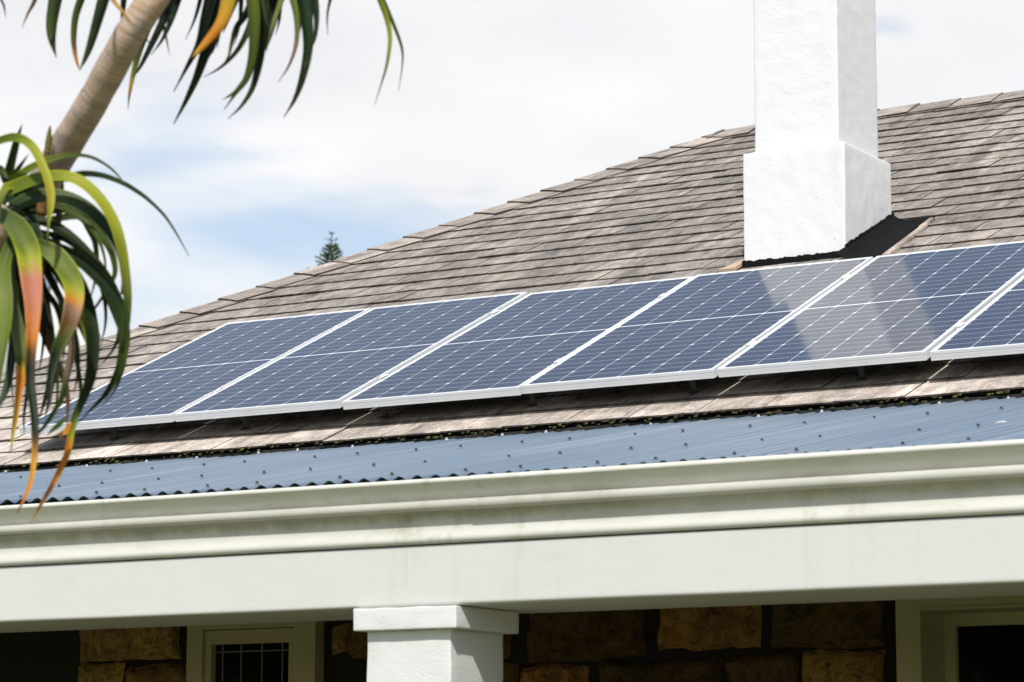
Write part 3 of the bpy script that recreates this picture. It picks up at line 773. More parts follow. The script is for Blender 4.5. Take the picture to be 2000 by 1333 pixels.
# ------------------------------------------------------------------ solar panels
def pp(x, s, h=0.0): return ex*x + es*s + nr*h
LIP = .013
def make_panel():
    root = empty('solar_panel', (0, 0, 0), 'x', 'solar panel', 'solar panels in a row up the slate roof')
    f = MB()
    def fbox(x0_, x1_, s0, s1, h0, h1):
        b = len(f.v)
        for x in (x0_, x1_):
            for s in (s0, s1):
                for h in (h0, h1): f.vert(pp(x, s, h))
        for q in ((0, 1, 3, 2), (4, 6, 7, 5), (0, 4, 5, 1), (2, 3, 7, 6), (0, 2, 6, 4), (1, 5, 7, 3)): f.face(*[b+k for k in q])
    # ribbed extrusion: three ridges with fine grooves between, on every side
    for (h0, h1, ins) in ((-.0125, 0, 0), (-.0145, -.0125, .0022), (-.026, -.0145, .0006), (-.028, -.026, .0022), (-.040, -.028, .0)):
        wI = LIP if h1 == 0 else .0105
        fbox(ins, wI, ins, PL-ins, h0, h1); fbox(PW-wI, PW-ins, ins, PL-ins, h0, h1)
        fbox(wI, PW-wI, ins, wI, h0, h1); fbox(wI, PW-wI, PL-wI, PL-ins, h0, h1)
    fo = f.build('frame', M['frame'], root)
    c = MB(); e = .0
    ids_ = [c.vert(pp(x, s, -.0022), None, (x, s)) for x, s in ((LIP, LIP), (PW-LIP, LIP), (PW-LIP, PL-LIP), (LIP, PL-LIP))]
    lo = [c.vert(pp(x, s, -.008), None, (x, s)) for x, s in ((LIP, LIP), (PW-LIP, LIP), (PW-LIP, PL-LIP), (LIP, PL-LIP))]
    c.face(*ids_)
    for k_ in range(4): c.face(ids_[k_], ids_[(k_+1) % 4], lo[(k_+1) % 4], lo[k_])
    c.face(*reversed(lo), m=1)
    c.build('glass', [M['cells'], M['black']], root)
    return root
plabels = ['leftmost solar panel, its lower left corner behind the hanging aloe leaves',
           'second solar panel from the left end of the row',
           'third solar panel from the left, around the middle of the roof picture',
           'fourth solar panel from left, just left of the reflection, chimney foot above its right corner',
           'solar panel straight below the chimney with half of its reflection in the glass',
           'solar panel right of the chimney foot, with a pale edge of the reflection',
           'rightmost solar panel, cut off by the right edge of the picture']
plabels = ['leftmost solar panel, its lower left corner behind the hanging aloe leaves',
           'second solar panel from the left, all blue and clear of leaves',
           'third solar panel from the left, all blue between two other all-blue panels',
           'fourth solar panel from the left, chimney reflection in its upper right corner',
           'solar panel carrying most of the chimney reflection across its glass',
           'rightmost solar panel, cut off by the right edge of the picture']
offs = [(0, .004), (0, .004), (0, -.005), (0, 0), (0, .001), (0, -.003)]
p0 = make_panel()
xs_ = [0.004, 1.015, 2.027, 3.036, 4.050, 5.064]
for i in range(6):
    o = p0 if i == 0 else dup(p0, (0, 0, 0), plabels[i])
    o.location = pp(xs_[i], offs[i][1]*0, offs[i][1]); o['label'] = plabels[i]
# mounting brackets under the lower edge
def make_bracket():
    root = empty('roof_bracket', (0, 0, 0), 'x', 'bracket', 'mounting brackets under the panels')
    b = MB()
    def bx(x0_, x1_, s0, s1, h0, h1):
        k = len(b.v)
        for x in (x0_, x1_):
            for s in (s0, s1):
                for h in (h0, h1): b.vert(pp(x, s, h))
        for q in ((0, 1, 3, 2), (4, 6, 7, 5), (0, 4, 5, 1), (2, 3, 7, 6), (0, 2, 6, 4), (1, 5, 7, 3)): b.face(*[k+t for t in q])
    bx(-.014, .014, 0, .006, -.138, -.045); bx(-.02, .02, -.030, .0, -.138, -.133)
    b.build('foot', M['bracket'], root)
    b = MB(); bx(-.020, .014, -.012, 0, -.085, -.058); bx(-.0045, .0045, -.018, -.012, -.0745, -.0655)
    b.build('bolt', M['bracket'], root)
    return root
bl = ['mounting bracket under the leftmost panel, partly behind the aloe leaves', 'mounting bracket under the left third of the second panel', 'mounting bracket just right of the gap between second and third panels',
      'mounting bracket at the right end of the third panel', 'mounting bracket under the right half of the fourth panel', 'mounting bracket under the panel with most of the chimney reflection', 'mounting bracket under the rightmost panel']
br = make_bracket()
for i, x in enumerate((.49, 1.318, 2.15, 2.985, 3.835, 4.665, 5.49)):
    o = br if i == 0 else dup(br, (0, 0, 0), bl[i])
    o.location = pp(x, .15, 0); o['label'] = bl[i]
# rails carrying the row
def make_rail(s, lab):
    m_ = MB(); k = 0
    for (x0_, x1_, s0, s1, h0, h1) in ((0.12, 6.2, s-.018, s+.018, -.085, -.0415),):
        for x in (x0_, x1_):
            for q in (s0, s1):
                for h in (h0, h1): m_.vert(pp(x, q, h))
        for q in ((0, 1, 3, 2), (4, 6, 7, 5), (0, 4, 5, 1), (2, 3, 7, 6), (0, 2, 6, 4), (1, 5, 7, 3)): m_.face(*q)
    tag(m_.build('mounting_rail', M['bracket']), lab, 'rail', 'rails under the solar panels')
make_rail(.40, 'aluminium rail in the shade under the lower half of the solar panels')
make_rail(1.55, 'aluminium rail in the shade under the upper half of the solar panels')
# clamps between neighbouring panels
clo = None
for i in range(5):
    for s in (.40, 1.55):
        if clo is None:
            m_ = MB(); k = 0
            for (x0_, x1_, s0, s1, h0, h1) in ((-.019, .019, -.03, .03, .0005, .004), (-.007, .007, -.03, .03, -.04, .0005), (-.005, .005, -.006, .006, .004, .009)):
                for x in (x0_, x1_):
                    for q in (s0, s1):
                        for h in (h0, h1): m_.vert(pp(x, q, h))
                for q in ((0, 1, 3, 2), (4, 6, 7, 5), (0, 4, 5, 1), (2, 3, 7, 6), (0, 2, 6, 4), (1, 5, 7, 3)): m_.face(*[k+t for t in q])
                k += 8
            clo = m_.build('panel_clamp', M['frame']); o = clo
        else: o = clo.copy(); COL.objects.link(o)
        o.location = pp(xs_[i]+PW+.010, s, 0)
        nm = ['first and second', 'second and third', 'third and fourth', 'fourth and fifth', 'fifth and sixth'][i]
        tag(o, ('lower' if s < 1 else 'upper')+' small clamp in the gap between the '+nm+' solar panels from the left', 'clamp', 'clamps holding the solar panels')

# bird dropping on the steel sheet
t = (-1.76-YB)/(YT-YB)
bd = MB(); cpt = Vector((6.07, -1.76, ZB+(ZT-ZB)*t-.0055*3.77*(1-t)))+tilt*(AMP*.6); n_ = 12
ring = [bd.vert(cpt+Vector((math.cos(k*6.2832/n_)*(.021+.009*noise.noise((k*.9, 0, 0))), math.sin(k*6.2832/n_)*.03, math.sin(k*6.2832/n_)*.03*(ZT-ZB)/(YT-YB)))+tilt*.001) for k in range(n_)]
ri2 = [bd.vert(cpt+Vector((math.cos(k*6.2832/n_)*.008, math.sin(k*6.2832/n_)*.016, math.sin(k*6.2832/n_)*.016*(ZT-ZB)/(YT-YB)))+tilt*.006) for k in range(n_)]
for k in range(n_): bd.face(ring[k], ring[(k+1) % n_], ri2[(k+1) % n_], ri2[k])
bd.face(*ri2)
tag(bd.build('bird_dropping', plain('dropping', (.62, .58, .52), .8)), 'pale bird dropping on the blue steel verandah roof at right', 'dropping')

# ------------------------------------------------------------------ tree aloe
def leaf_mat():
    n = NT('aloe_leaf'); o = n.tc.outputs['Object']; c = n.attr()
    uv = n.tc.outputs['UV']
    f = n.noise(n.mapp(uv, (240, 5, 1)), 1.0, 4, .6); f2 = n.noise(n.mapp(o, (1, 1, 1)), 22, 5, .65)
    c = n.mix(n.rng(f, .4, .7, 0, .30), c, (.10, .11, .03), 'MIX') if False else n.mix(n.rng(f, .42, .7, 0, .35), c, n.mix(1, c, (.55, .55, .5), 'MULTIPLY'))
    c = n.mix(n.rng(f2, .60, .74, 0, .5), c, (.15, .11, .04))
    c = n.mix(n.math('MULTIPLY', n.rng(n.voro(o, 60), .08, .2, 1, 0), n.rng(n.noise(o, 9, 2), .54, .62, 0, .7)), c, (.06, .04, .015))
    return n.out(c, 0.46, n.bump(f, .35, .002), Specular_IOR_Level=0.14)
M['leaf'] = leaf_mat()
def bark_mat():
    n = NT('aloe_bark'); uv = n.tc.outputs['UV']
    a = n.noise(n.mapp(uv, (1.6, 62, 1)), 1.0, 4, .6, 1.2); b = n.noise(n.mapp(uv, (4, 9, 1)), 1.0, 5, .65, .8); g_ = n.noise(uv, 60, 4, .7)
    c = n.mix(n.rng(a, .35, .65), (0.37, 0.26, 0.185), (0.56, 0.43, 0.335))
    c = n.mix(n.rng(b, .54, .68, 0, .6), c, (0.52, 0.33, 0.17))
    c = n.mix(n.rng(b, .45, .33, 0, .55), c, (0.30, 0.275, 0.26))
    return n.out(c, .8, n.bump(n.math('ADD', a, n.math('MULTIPLY', g_, .4)), .6, .008))
M['bark'] = bark_mat()
AD = 7.2                                       # metres from camera to the aloe
aloe_base = at(-135, 1500, AD+.5); aloe_base.z = GZ
aloe = empty('tree_aloe', aloe_base, 'leaning tree aloe with bare tan trunk and arching strap leaves, some orange tipped', 'tree')
def catmull(P, n):
    Q = [P[0]*2-P[1]]+list(P)+[P[-1]*2-P[-2]]; out = []; m_ = len(P)-1
    for i in range(n+1):
        t = i/n*m_; k = min(int(t), m_-1); u = t-k; a, b, c, d = Q[k], Q[k+1], Q[k+2], Q[k+3]
        out.append(.5*((2*b)+(c-a)*u+(2*a-5*b+4*c-d)*u*u+(3*b-a-3*c+d)*u**3))
    return out
def tube(path, radii, name, mat, parent, seg=18, n=60, wob=.0):
    pts_ = catmull([p for p in path], n); mb = MB(); G = []; UVg = []; acc = 0
    prev = None
    for i, p in enumerate(pts_):
        t = i/n; T = (pts_[min(i+1, n)]-pts_[max(i-1, 0)]).normalized()
        A = T.cross(Vector((.3, .9, .1))).normalized() if prev is None else (prev-T*prev.dot(T)).normalized(); prev = A
        B = T.cross(A)
        k = t*(len(radii)-1); q = min(int(k), len(radii)-2); r_ = radii[q]+(radii[q+1]-radii[q])*(k-q)
        if i: acc += (p-pts_[i-1]).length
        row = []; ur = []
        for j in range(seg):
            a = 2*math.pi*j/seg; d = A*math.cos(a)+B*math.sin(a)
            rr = r_*(1+wob*noise.noise((d.x*1.2+acc*14, d.y*1.2, d.z*1.2+acc*3)))
            row.append(p+d*rr); ur.append((abs(j/seg-.5), acc))
        G.append(row); UVg.append(ur)
    ids_ = mb.grid(G, UV=UVg, close=True); mb.face(*ids_[0]); mb.face(*reversed(ids_[-1]))
    return mb.build(name, mat, parent, smooth=True)
tp = [(372, -230, AD-.02), (345, -100, AD-.08), (313, -25, AD-.12), (283, 20, AD-.12), (238, 95, AD-.08), (178, 205, AD+.03), (128, 285, AD+.13), (75, 375, AD+.22), (20, 470, AD+.36), (-40, 620, AD+.42), (-90, 900, AD+.46), (-125, 1300, AD+.5)]
path = [at(*q) for q in tp]+[Vector((aloe_base.x, aloe_base.y, -2.9)), aloe_base.copy()]
PXM = AD/FPX
tube(path, [28*PXM, 28*PXM, 29*PXM, 30*PXM, 31*PXM, 33*PXM, 34*PXM, 36*PXM, 40*PXM, 48*PXM, 60*PXM, 75*PXM], 'trunk', M['bark'], aloe, 24, 160, .06)
tube([at(-60, 690, AD+.40), at(-40, 560, AD+.22), at(-5, 470, AD+.05), at(14, 410, AD)], [34*PXM, 30*PXM, 26*PXM, 16*PXM], 'branch', M['bark'], aloe, 18, 30, .05)

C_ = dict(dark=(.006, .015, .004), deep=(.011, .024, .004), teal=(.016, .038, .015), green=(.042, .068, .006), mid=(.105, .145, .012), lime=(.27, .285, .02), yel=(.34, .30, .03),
          org=(.52, .17, .012), yor=(.50, .27, .02), pink=(.42, .15, .085), mauve=(.20, .13, .085), brn=(.13, .055, .014), bk=(.010, .012, .006), pale=(.15, .185, .05), grey=(.075, .105, .04))  # bk, dark, deep: dark green with leaf self-shadow painted into the colour
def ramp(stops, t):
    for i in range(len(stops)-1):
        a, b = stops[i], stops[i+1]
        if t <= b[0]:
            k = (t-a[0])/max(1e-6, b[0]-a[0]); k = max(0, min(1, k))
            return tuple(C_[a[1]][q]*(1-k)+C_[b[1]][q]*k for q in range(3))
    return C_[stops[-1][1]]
nleaf = 0
VU = Vector((0, 0, 1))
def leaf(px_, d0, d1, w, cols, ang=40, under=False, root=None, taper=1.7, edge='lime', n=30, wprof=None, label=None):
    """one strap leaf: pixel path laid at its own depth, w = full width in photo pixels at AD"""
    global nleaf
    m_ = len(px_); P = [at(x, y, AD+d0+(d1-d0)*(i/(m_-1))) for i, (x, y) in enumerate(px_)]
    pre = 0
    if root is not None:                       # out-of-frame base: arch from the rosette centre
        a = P[0]; rr = root; tng = (P[0]-P[1]).normalized()
        mid_ = rr.lerp(a, .45)+VU*(.10+.25*(rr-a).length*.6)
        P = [rr, rr.lerp(mid_, .55)+VU*.02, mid_, a.lerp(mid_, .35)+tng*.02]+P; pre = 4
    pts_ = catmull(P, n); mb = MB()
    hw = w*PXM*.5/math.cos(R(ang))**.75
    if isinstance(cols, str): cols = [(0, cols), (1, cols)]
    tb = pre/(len(P)-1)
    G = []; CC = []; UVg = []
    acc = 0; prevN = None
    sgnseed = nleaf*7.31
    for i, p in enumerate(pts_):
        t = i/n; T = (pts_[min(i+1, n)]-pts_[max(i-1, 0)]).normalized()
        V = (CAM-p).normalized(); S = T.cross(V).normalized(); Vp = S.cross(T).normalized()
        if Vp.dot(V) < 0: Vp = -Vp
        best = None
        for sg in (1, -1):
            a = R(ang)*sg; N_ = Vp*math.cos(a)+S*math.sin(a)
            if under: N_ = -N_
            sco = N_.dot(VU) + (0 if prevN is None else 2.0*N_.dot(prevN))
            if best is None or sco > best[0]: best = (sco, N_)
        N_ = best[1]
        if prevN is not None: N_ = (prevN*.55+N_*.45); N_ = (N_-T*N_.dot(T)).normalized()
        prevN = N_; S2 = N_.cross(T).normalized()
        if wprof:
            k = t*(len(wprof)-1); q = min(int(k), len(wprof)-2); wt = wprof[q]+(wprof[q+1]-wprof[q])*(k-q)
        else:
            wt = (1-t**taper)**.95
        if root is not None: wt *= 1.0
        wt = max(wt, .05); h_ = hw*wt
        h_ *= 1+.05*noise.noise((t*7, sgnseed, 0))
        if i: acc += (p-pts_[i-1]).length
        tt = (t-tb)/(1-tb) if tb else t
        ec = C_[edge]
        row = []; cr = []; ur = []
        for u in (-1, -.82, -.4, 0, .4, .82, 1):
            row.append(p+S2*(u*h_)+N_*(h_*.34*u*u)); ce_ = .6 if abs(u) == 1 else 0; c = ramp(cols, max(0, tt+.05*noise.noise((u*1.3+sgnseed, t*6, 3))+.03*noise.noise((u*4+sgnseed, t*17, 8))))
            k_ = 1.0 if abs(u) > .5 else .88
            cr.append(tuple(c[q]*k_*(1-ce_)+(.35*ec[q]+.65*min(1, c[q]*2.2))*ce_ for q in range(3))); ur.append((u*.04, acc))
        for u in (.82, .4, 0, -.4, -.82):
            row.append(p+S2*(u*h_)+N_*(h_*.34*u*u-(.16*h_+.0013)*(1.15-u*u))); cr.append(tuple(q*.85 for q in c)); ur.append((u*.04+.1, acc))
        G.append(row); CC.append(cr); UVg.append(ur)
    ids_ = mb.grid(G, c=CC, UV=UVg, close=True); mb.face(*ids_[0]); mb.face(*reversed(ids_[-1]))
    o = mb.build('leaf', M['leaf'], aloe, smooth=True); nleaf += 1
    if label: o['label'] = label
    return o
# lower rosette -- back to front
L_ = leaf
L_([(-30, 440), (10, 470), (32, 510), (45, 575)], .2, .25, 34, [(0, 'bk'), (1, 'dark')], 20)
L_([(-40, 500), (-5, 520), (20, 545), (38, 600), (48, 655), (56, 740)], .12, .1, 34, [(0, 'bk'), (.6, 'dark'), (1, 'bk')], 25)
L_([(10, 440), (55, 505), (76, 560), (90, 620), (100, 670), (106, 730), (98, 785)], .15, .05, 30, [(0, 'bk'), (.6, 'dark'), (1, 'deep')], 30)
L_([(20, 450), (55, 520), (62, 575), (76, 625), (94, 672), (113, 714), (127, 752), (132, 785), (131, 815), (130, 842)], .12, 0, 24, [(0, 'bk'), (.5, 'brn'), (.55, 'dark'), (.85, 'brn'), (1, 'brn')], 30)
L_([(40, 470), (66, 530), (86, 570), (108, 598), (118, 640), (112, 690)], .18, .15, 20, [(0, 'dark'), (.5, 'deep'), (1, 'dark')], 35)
L_([(30, 430), (90, 480), (125, 515), (143, 540), (160, 575), (173, 620), (179, 665), (178, 712), (173, 745), (163, 775), (151, 800), (143, 822), (137, 850), (131, 884), (116, 918), (99, 952), (84, 977), (73, 998), (61, 1020)], .14, -.12, 29,
   [(0, 'dark'), (.3, 'deep'), (.5, 'dark'), (.57, 'green'), (.62, 'mid'), (.67, 'lime'), (.71, 'org'), (.85, 'org'), (.95, 'brn'), (1, 'yor')], 30, wprof=[.8, .95, 1, 1, .95, .8, .55, .5, .5, .42, .32, .25, .03], label='long dark green leaf ending in an orange tail')
L_([(60, 440), (140, 424), (162, 430), (173, 450), (184, 473), (188, 505), (189, 532), (185, 550), (180, 570), (172, 600)], .2, .15, 15, [(0, 'deep'), (.5, 'green'), (1, 'dark')], 35)
L_([(60, 425), (120, 410), (160, 425), (190, 455), (212, 485), (222, 515), (222, 540), (204, 573), (177, 613), (157, 635)], .15, .1, 19, [(0, 'deep'), (.4, 'green'), (.6, 'green'), (.8, 'mid'), (1, 'deep')], 40)
L_([(60, 470), (125, 560), (144, 612), (156, 640), (168, 668), (176, 690)], .1, .12, 13, [(0, 'dark'), (.6, 'green'), (1, 'dark')], 30)
L_([(130, 640), (146, 690), (154, 735), (157, 765), (151, 790), (139, 812)], .08, .02, 11, [(0, 'dark'), (.5, 'green'), (1, 'lime')], 30)
L_([(215, 560), (231, 625), (231, 655), (223, 678), (208, 700), (191, 720)], .16, .2, 10, 'dark', 30)
L_([(200, 560), (236, 650), (243, 700), (233, 740), (220, 768), (195, 800)], .1, .2, 11, [(0, 'green'), (.6, 'green'), (1, 'grey')], 30)
# arching leaves to the right
L_([(15, 425), (45, 428), (90, 437), (121, 453), (152, 478), (186, 515), (208, 545), (226, 580), (239, 610), (244, 640), (246, 665), (243, 692), (235, 722), (223, 752), (205, 782)], .1, .02, 20, [(0, 'dark'), (.3, 'deep'), (.6, 'green'), (.8, 'lime'), (1, 'green')], 45, wprof=[.9, 1, 1, .95, .9, .9, .85, .7, .5, .25, .03])
L_([(15, 450), (60, 468), (99, 485), (150, 508), (187, 542), (215, 577), (231, 610), (239, 645), (238, 680), (232, 715), (222, 740), (203, 772), (178, 799), (152, 827)], .05, -.05, 27, [(0, 'dark'), (.4, 'deep'), (.6, 'green'), (.8, 'deep'), (1, 'dark')], 45, wprof=[1, 1, 1, 1, .95, .9, .85, .75, .6, .4, .22, .03])
L_([(130, 352), (150, 343), (175, 341), (206, 346), (240, 359), (264, 373), (288, 390), (320, 421), (344, 456), (369, 500)], .1, -.05, 13, [(0, 'dark'), (.4, 'deep'), (1, 'dark')], 40, wprof=[.9, 1, .95, .85, .8, .7, .6, .45, .3, .04])
L_([(5, 400), (22, 372), (60, 358), (120, 352), (160, 349)], .1, .1, 20, 'deep', 50, wprof=[1, 1, .8, .7, .4])
L_([(18, 420), (48, 396), (90, 386), (132, 392), (172, 414), (202, 443), (223, 471), (236, 505), (242, 545), (238, 575)], .0, -.1, 28, [(0, 'teal'), (.3, 'grey'), (.5, 'teal'), (.75, 'deep'), (1, 'dark')], 48, wprof=[.9, 1, 1, 1, 1, .9, .8, .7, .55, .3])
L_([(14, 375), (45, 362), (81, 350), (121, 346), (154, 355), (188, 384), (215, 424), (230, 465), (240, 520), (246, 570), (247, 610), (244, 650), (238, 690)], -.05, -.15, 24, [(0, 'mid'), (.15, 'mid'), (.3, 'lime'), (.55, 'lime'), (.8, 'green'), (1, 'deep')], 42, wprof=[1.2, 1.1, .95, .9, .9, .9, .9, .9, .8, .65, .5, .25], label='yellow green arching leaf lit by the sun')
L_([(16, 385), (35, 378), (70, 366), (95, 366)], .02, .0, 40, [(0, 'dark'), (1, 'dark')], 20, wprof=[1, 1, .6, .3])  # dark blade added as the shaded underside of the arching leaf above
L_([(22, 360), (40, 345), (62, 328), (100, 312), (140, 304), (178, 308), (210, 325), (230, 343), (241, 356)], .0, -.05, 16, [(0, 'mid'), (.35, 'mid'), (.5, 'green'), (.65, 'deep'), (1, 'grey')], 35, wprof=[1.3, 1.1, .9, .7, .55, .4, .33, .25, .05])
L_([(14, 360), (22, 325), (33, 280), (43, 243)], .06, .0, 19, [(0, 'green'), (.3, 'deep'), (1, 'dark')], 30, wprof=[1, 1, .75, .04])
L_([(22, 350), (38, 328), (56, 301)], .04, .0, 12, [(0, 'green'), (1, 'dark')], 25, wprof=[1, .8, .05])
L_([(-10, 340), (0, 330), (8, 348), (18, 368)], .04, .0, 16, [(0, 'green'), (1, 'deep')], 25, wprof=[.6, .8, 1, 1])
L_([(26, 366), (14, 366), (4, 384), (-3, 412)], -.05, -.1, 16, [(0, 'lime'), (1, 'green')], 30, wprof=[.6, 1, .9, .6])
L_([(-70, 330), (-35, 292), (-5, 278), (25, 270), (48, 276), (66, 293), (80, 320), (92, 350), (98, 380), (97, 405), (94, 435), (92, 475)], -.02, -.22, 17, [(0, 'green'), (.3, 'mid'), (.5, 'lime'), (.75, 'yel'), (.85, 'lime'), (1, 'green')], 35, wprof=[.9, .9, .9, 1, 1, 1, 1, 1, .95, .85, .35, .1], label='yellow green leaf looping over the top of the rosette')
L_([(72, 410), (75, 440)], .2, .2, 10, 'dark', 10, n=6, wprof=[1, .8])
# drooping leaves toward the camera
L_([(30, 460), (12, 505), (9, 545), (13, 580), (13, 612), (10, 650), (4, 700), (-6, 775)], -.05, -.3, 27, [(0, 'deep'), (.2, 'mid'), (.4, 'pale'), (.7, 'mid'), (1, 'green')], 20, wprof=[.8, .9, 1, 1, .95, .8, .5, .1])
L_([(28, 640), (25, 690), (19, 735), (9, 772), (-6, 800)], -.02, -.1, 18, [(0, 'dark'), (.5, 'teal'), (1, 'teal')], 25, wprof=[.8, 1, .9, .7, .3])
L_([(22, 470), (20, 540), (24, 590), (34, 633), (41, 670), (44, 700), (43, 722), (41, 745), (36, 780), (30, 824), (25, 853), (21, 884)], .02, -.2, 26, [(0, 'dark'), (.25, 'grey'), (.4, 'pale'), (.5, 'green'), (.54, 'yor'), (.6, 'org'), (.7, 'org'), (.78, 'yor'), (.9, 'yel'), (1, 'brn')], 22, wprof=[.8, .9, 1, 1, 1, .9, .85, .7, .5, .38, .25, .05], label='drooping leaf with bright orange lower half')
L_([(-4, 418), (18, 430), (36, 448), (50, 475), (56, 500), (59, 530), (62, 565), (64, 600), (63, 640), (60, 690), (58, 740), (62, 775), (66, 806), (68, 840), (68, 866), (66, 900), (61, 935), (51, 967), (34, 1002)], -.05, -.45, 46,
   [(0, 'grey'), (.18, 'mid'), (.235, 'lime'), (.265, 'yel'), (.29, 'pink'), (.38, 'pink'), (.46, 'org'), (.49, 'brn'), (.52, 'bk'), (.60, 'dark'), (.74, 'dark'), (.79, 'brn'), (.84, 'yor'), (.93, 'org'), (1, 'brn')], 12, wprof=[.6, .75, .95, 1, 1, .95, .85, .7, .55, .42, .40, .38, .34, .32, .28, .24, .2, .16, .03], edge='yel', label='broad drooping leaf with a salmon pink band')
L_([(60, 470), (84, 484), (106, 498), (128, 525), (141, 553), (144, 580), (139, 614), (127, 650), (113, 680), (102, 712), (97, 745), (96, 780), (88, 815)], -.05, -.35, 40,
   [(0, 'deep'), (.15, 'pale'), (.3, 'mid'), (.38, 'lime'), (.43, 'org'), (.47, 'mauve'), (.55, 'brn'), (.62, 'green'), (.7, 'dark'), (1, 'bk')], 18, wprof=[.4, .7, .9, 1, 1, .95, .9, .75, .6, .45, .35, .25, .05], edge='yel', label='drooping leaf with an orange and mauve blotch')
L_([(128, 610), (136, 650), (139, 675), (137, 700), (131, 728), (125, 756), (118, 782), (104, 806), (87, 832), (73, 848)], -.1, -.2, 15, [(0, 'green'), (.2, 'mauve'), (.45, 'mauve'), (.55, 'green'), (.8, 'deep'), (1, 'dark')], 20, wprof=[.8, 1, 1, .95, .9, .8, .75, .6, .5, .3])
L_([(104, 690), (96, 745), (86, 788), (75, 823)], .0, -.05, 11, [(0, 'bk'), (1, 'dark')], 20, wprof=[1, .9, .6, .1])
L_([(128, 816), (116, 830), (104, 840), (92, 850)], -.1, -.15, 11, [(0, 'green'), (1, 'deep')], 20, wprof=[.5, 1, .7, .1], n=14)
L_([(138, 826), (130, 842), (121, 848), (117, 860)], -.2, -.2, 10, [(0, 'org'), (1, 'yor')], 20, wprof=[.6, 1, .8, .2], n=12)
# upper rosette hanging into the frame
UR = at(372, -250, AD)
def U(px_, w, cols, d=0.0, ang=35, rx=None, **kw):
    x0_ = px_[0][0]; rr = at(372+.22*(x0_-372), -235-.05*abs(x0_-372), AD+d*.3)
    ext = [(px_[0][0]*1.25-px_[1][0]*.25, px_[0][1]-30)]
    return leaf(px_, d, d-.05, w*1.28, cols, ang, True, root=rr, taper=2.6, n=34, **kw)
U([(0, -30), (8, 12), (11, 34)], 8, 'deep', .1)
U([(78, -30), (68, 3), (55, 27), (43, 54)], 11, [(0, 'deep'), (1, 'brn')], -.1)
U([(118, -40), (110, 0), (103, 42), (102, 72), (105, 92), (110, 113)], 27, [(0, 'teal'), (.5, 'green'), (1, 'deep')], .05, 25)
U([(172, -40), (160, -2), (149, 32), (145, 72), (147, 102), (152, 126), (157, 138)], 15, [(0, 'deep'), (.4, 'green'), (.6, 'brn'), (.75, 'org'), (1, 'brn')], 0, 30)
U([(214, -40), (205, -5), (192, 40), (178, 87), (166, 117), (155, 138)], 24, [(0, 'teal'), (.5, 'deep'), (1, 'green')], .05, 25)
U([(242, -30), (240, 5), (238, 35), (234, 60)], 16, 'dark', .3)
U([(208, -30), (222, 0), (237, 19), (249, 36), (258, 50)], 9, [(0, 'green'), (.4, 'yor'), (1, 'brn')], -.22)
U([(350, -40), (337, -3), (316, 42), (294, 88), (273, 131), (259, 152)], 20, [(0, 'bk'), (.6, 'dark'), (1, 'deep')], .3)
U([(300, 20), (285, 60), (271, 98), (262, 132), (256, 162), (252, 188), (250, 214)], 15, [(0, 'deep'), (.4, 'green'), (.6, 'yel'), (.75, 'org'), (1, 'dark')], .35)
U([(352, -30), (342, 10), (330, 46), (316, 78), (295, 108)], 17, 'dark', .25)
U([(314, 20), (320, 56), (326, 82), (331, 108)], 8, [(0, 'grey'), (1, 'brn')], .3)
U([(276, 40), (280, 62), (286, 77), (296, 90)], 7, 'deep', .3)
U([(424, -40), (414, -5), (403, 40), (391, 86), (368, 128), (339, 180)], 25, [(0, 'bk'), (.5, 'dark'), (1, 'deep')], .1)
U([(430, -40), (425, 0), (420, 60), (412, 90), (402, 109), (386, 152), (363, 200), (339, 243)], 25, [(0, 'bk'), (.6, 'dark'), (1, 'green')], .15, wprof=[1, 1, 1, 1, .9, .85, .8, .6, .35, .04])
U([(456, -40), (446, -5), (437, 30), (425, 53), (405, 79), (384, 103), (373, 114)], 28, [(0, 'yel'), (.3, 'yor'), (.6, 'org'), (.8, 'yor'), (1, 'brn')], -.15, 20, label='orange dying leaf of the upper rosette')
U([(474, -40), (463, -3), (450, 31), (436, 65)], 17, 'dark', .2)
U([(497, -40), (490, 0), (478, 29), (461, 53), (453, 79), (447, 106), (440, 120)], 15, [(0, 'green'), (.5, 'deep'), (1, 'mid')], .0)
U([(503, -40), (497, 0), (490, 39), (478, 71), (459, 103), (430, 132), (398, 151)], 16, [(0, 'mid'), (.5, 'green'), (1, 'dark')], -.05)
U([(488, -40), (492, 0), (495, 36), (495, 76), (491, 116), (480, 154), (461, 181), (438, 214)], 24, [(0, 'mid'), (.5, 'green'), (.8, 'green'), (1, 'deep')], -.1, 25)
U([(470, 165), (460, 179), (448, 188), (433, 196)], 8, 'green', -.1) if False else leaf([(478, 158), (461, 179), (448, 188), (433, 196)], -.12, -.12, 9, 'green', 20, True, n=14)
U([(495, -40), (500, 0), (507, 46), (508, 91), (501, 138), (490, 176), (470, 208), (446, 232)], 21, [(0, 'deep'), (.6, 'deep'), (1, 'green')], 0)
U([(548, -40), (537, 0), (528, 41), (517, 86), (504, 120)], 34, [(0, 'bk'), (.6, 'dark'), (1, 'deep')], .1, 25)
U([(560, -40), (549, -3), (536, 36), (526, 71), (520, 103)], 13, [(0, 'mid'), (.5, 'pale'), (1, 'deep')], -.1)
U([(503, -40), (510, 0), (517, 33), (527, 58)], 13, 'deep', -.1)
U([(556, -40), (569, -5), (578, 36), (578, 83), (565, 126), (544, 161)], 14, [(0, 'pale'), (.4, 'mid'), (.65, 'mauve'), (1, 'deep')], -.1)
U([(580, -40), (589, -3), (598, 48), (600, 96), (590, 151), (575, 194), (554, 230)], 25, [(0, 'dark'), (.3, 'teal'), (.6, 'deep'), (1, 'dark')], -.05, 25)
U([(606, -40), (613, 0), (617, 39), (614, 76), (605, 100)], 17, [(0, 'dark'), (1, 'teal')], .1)
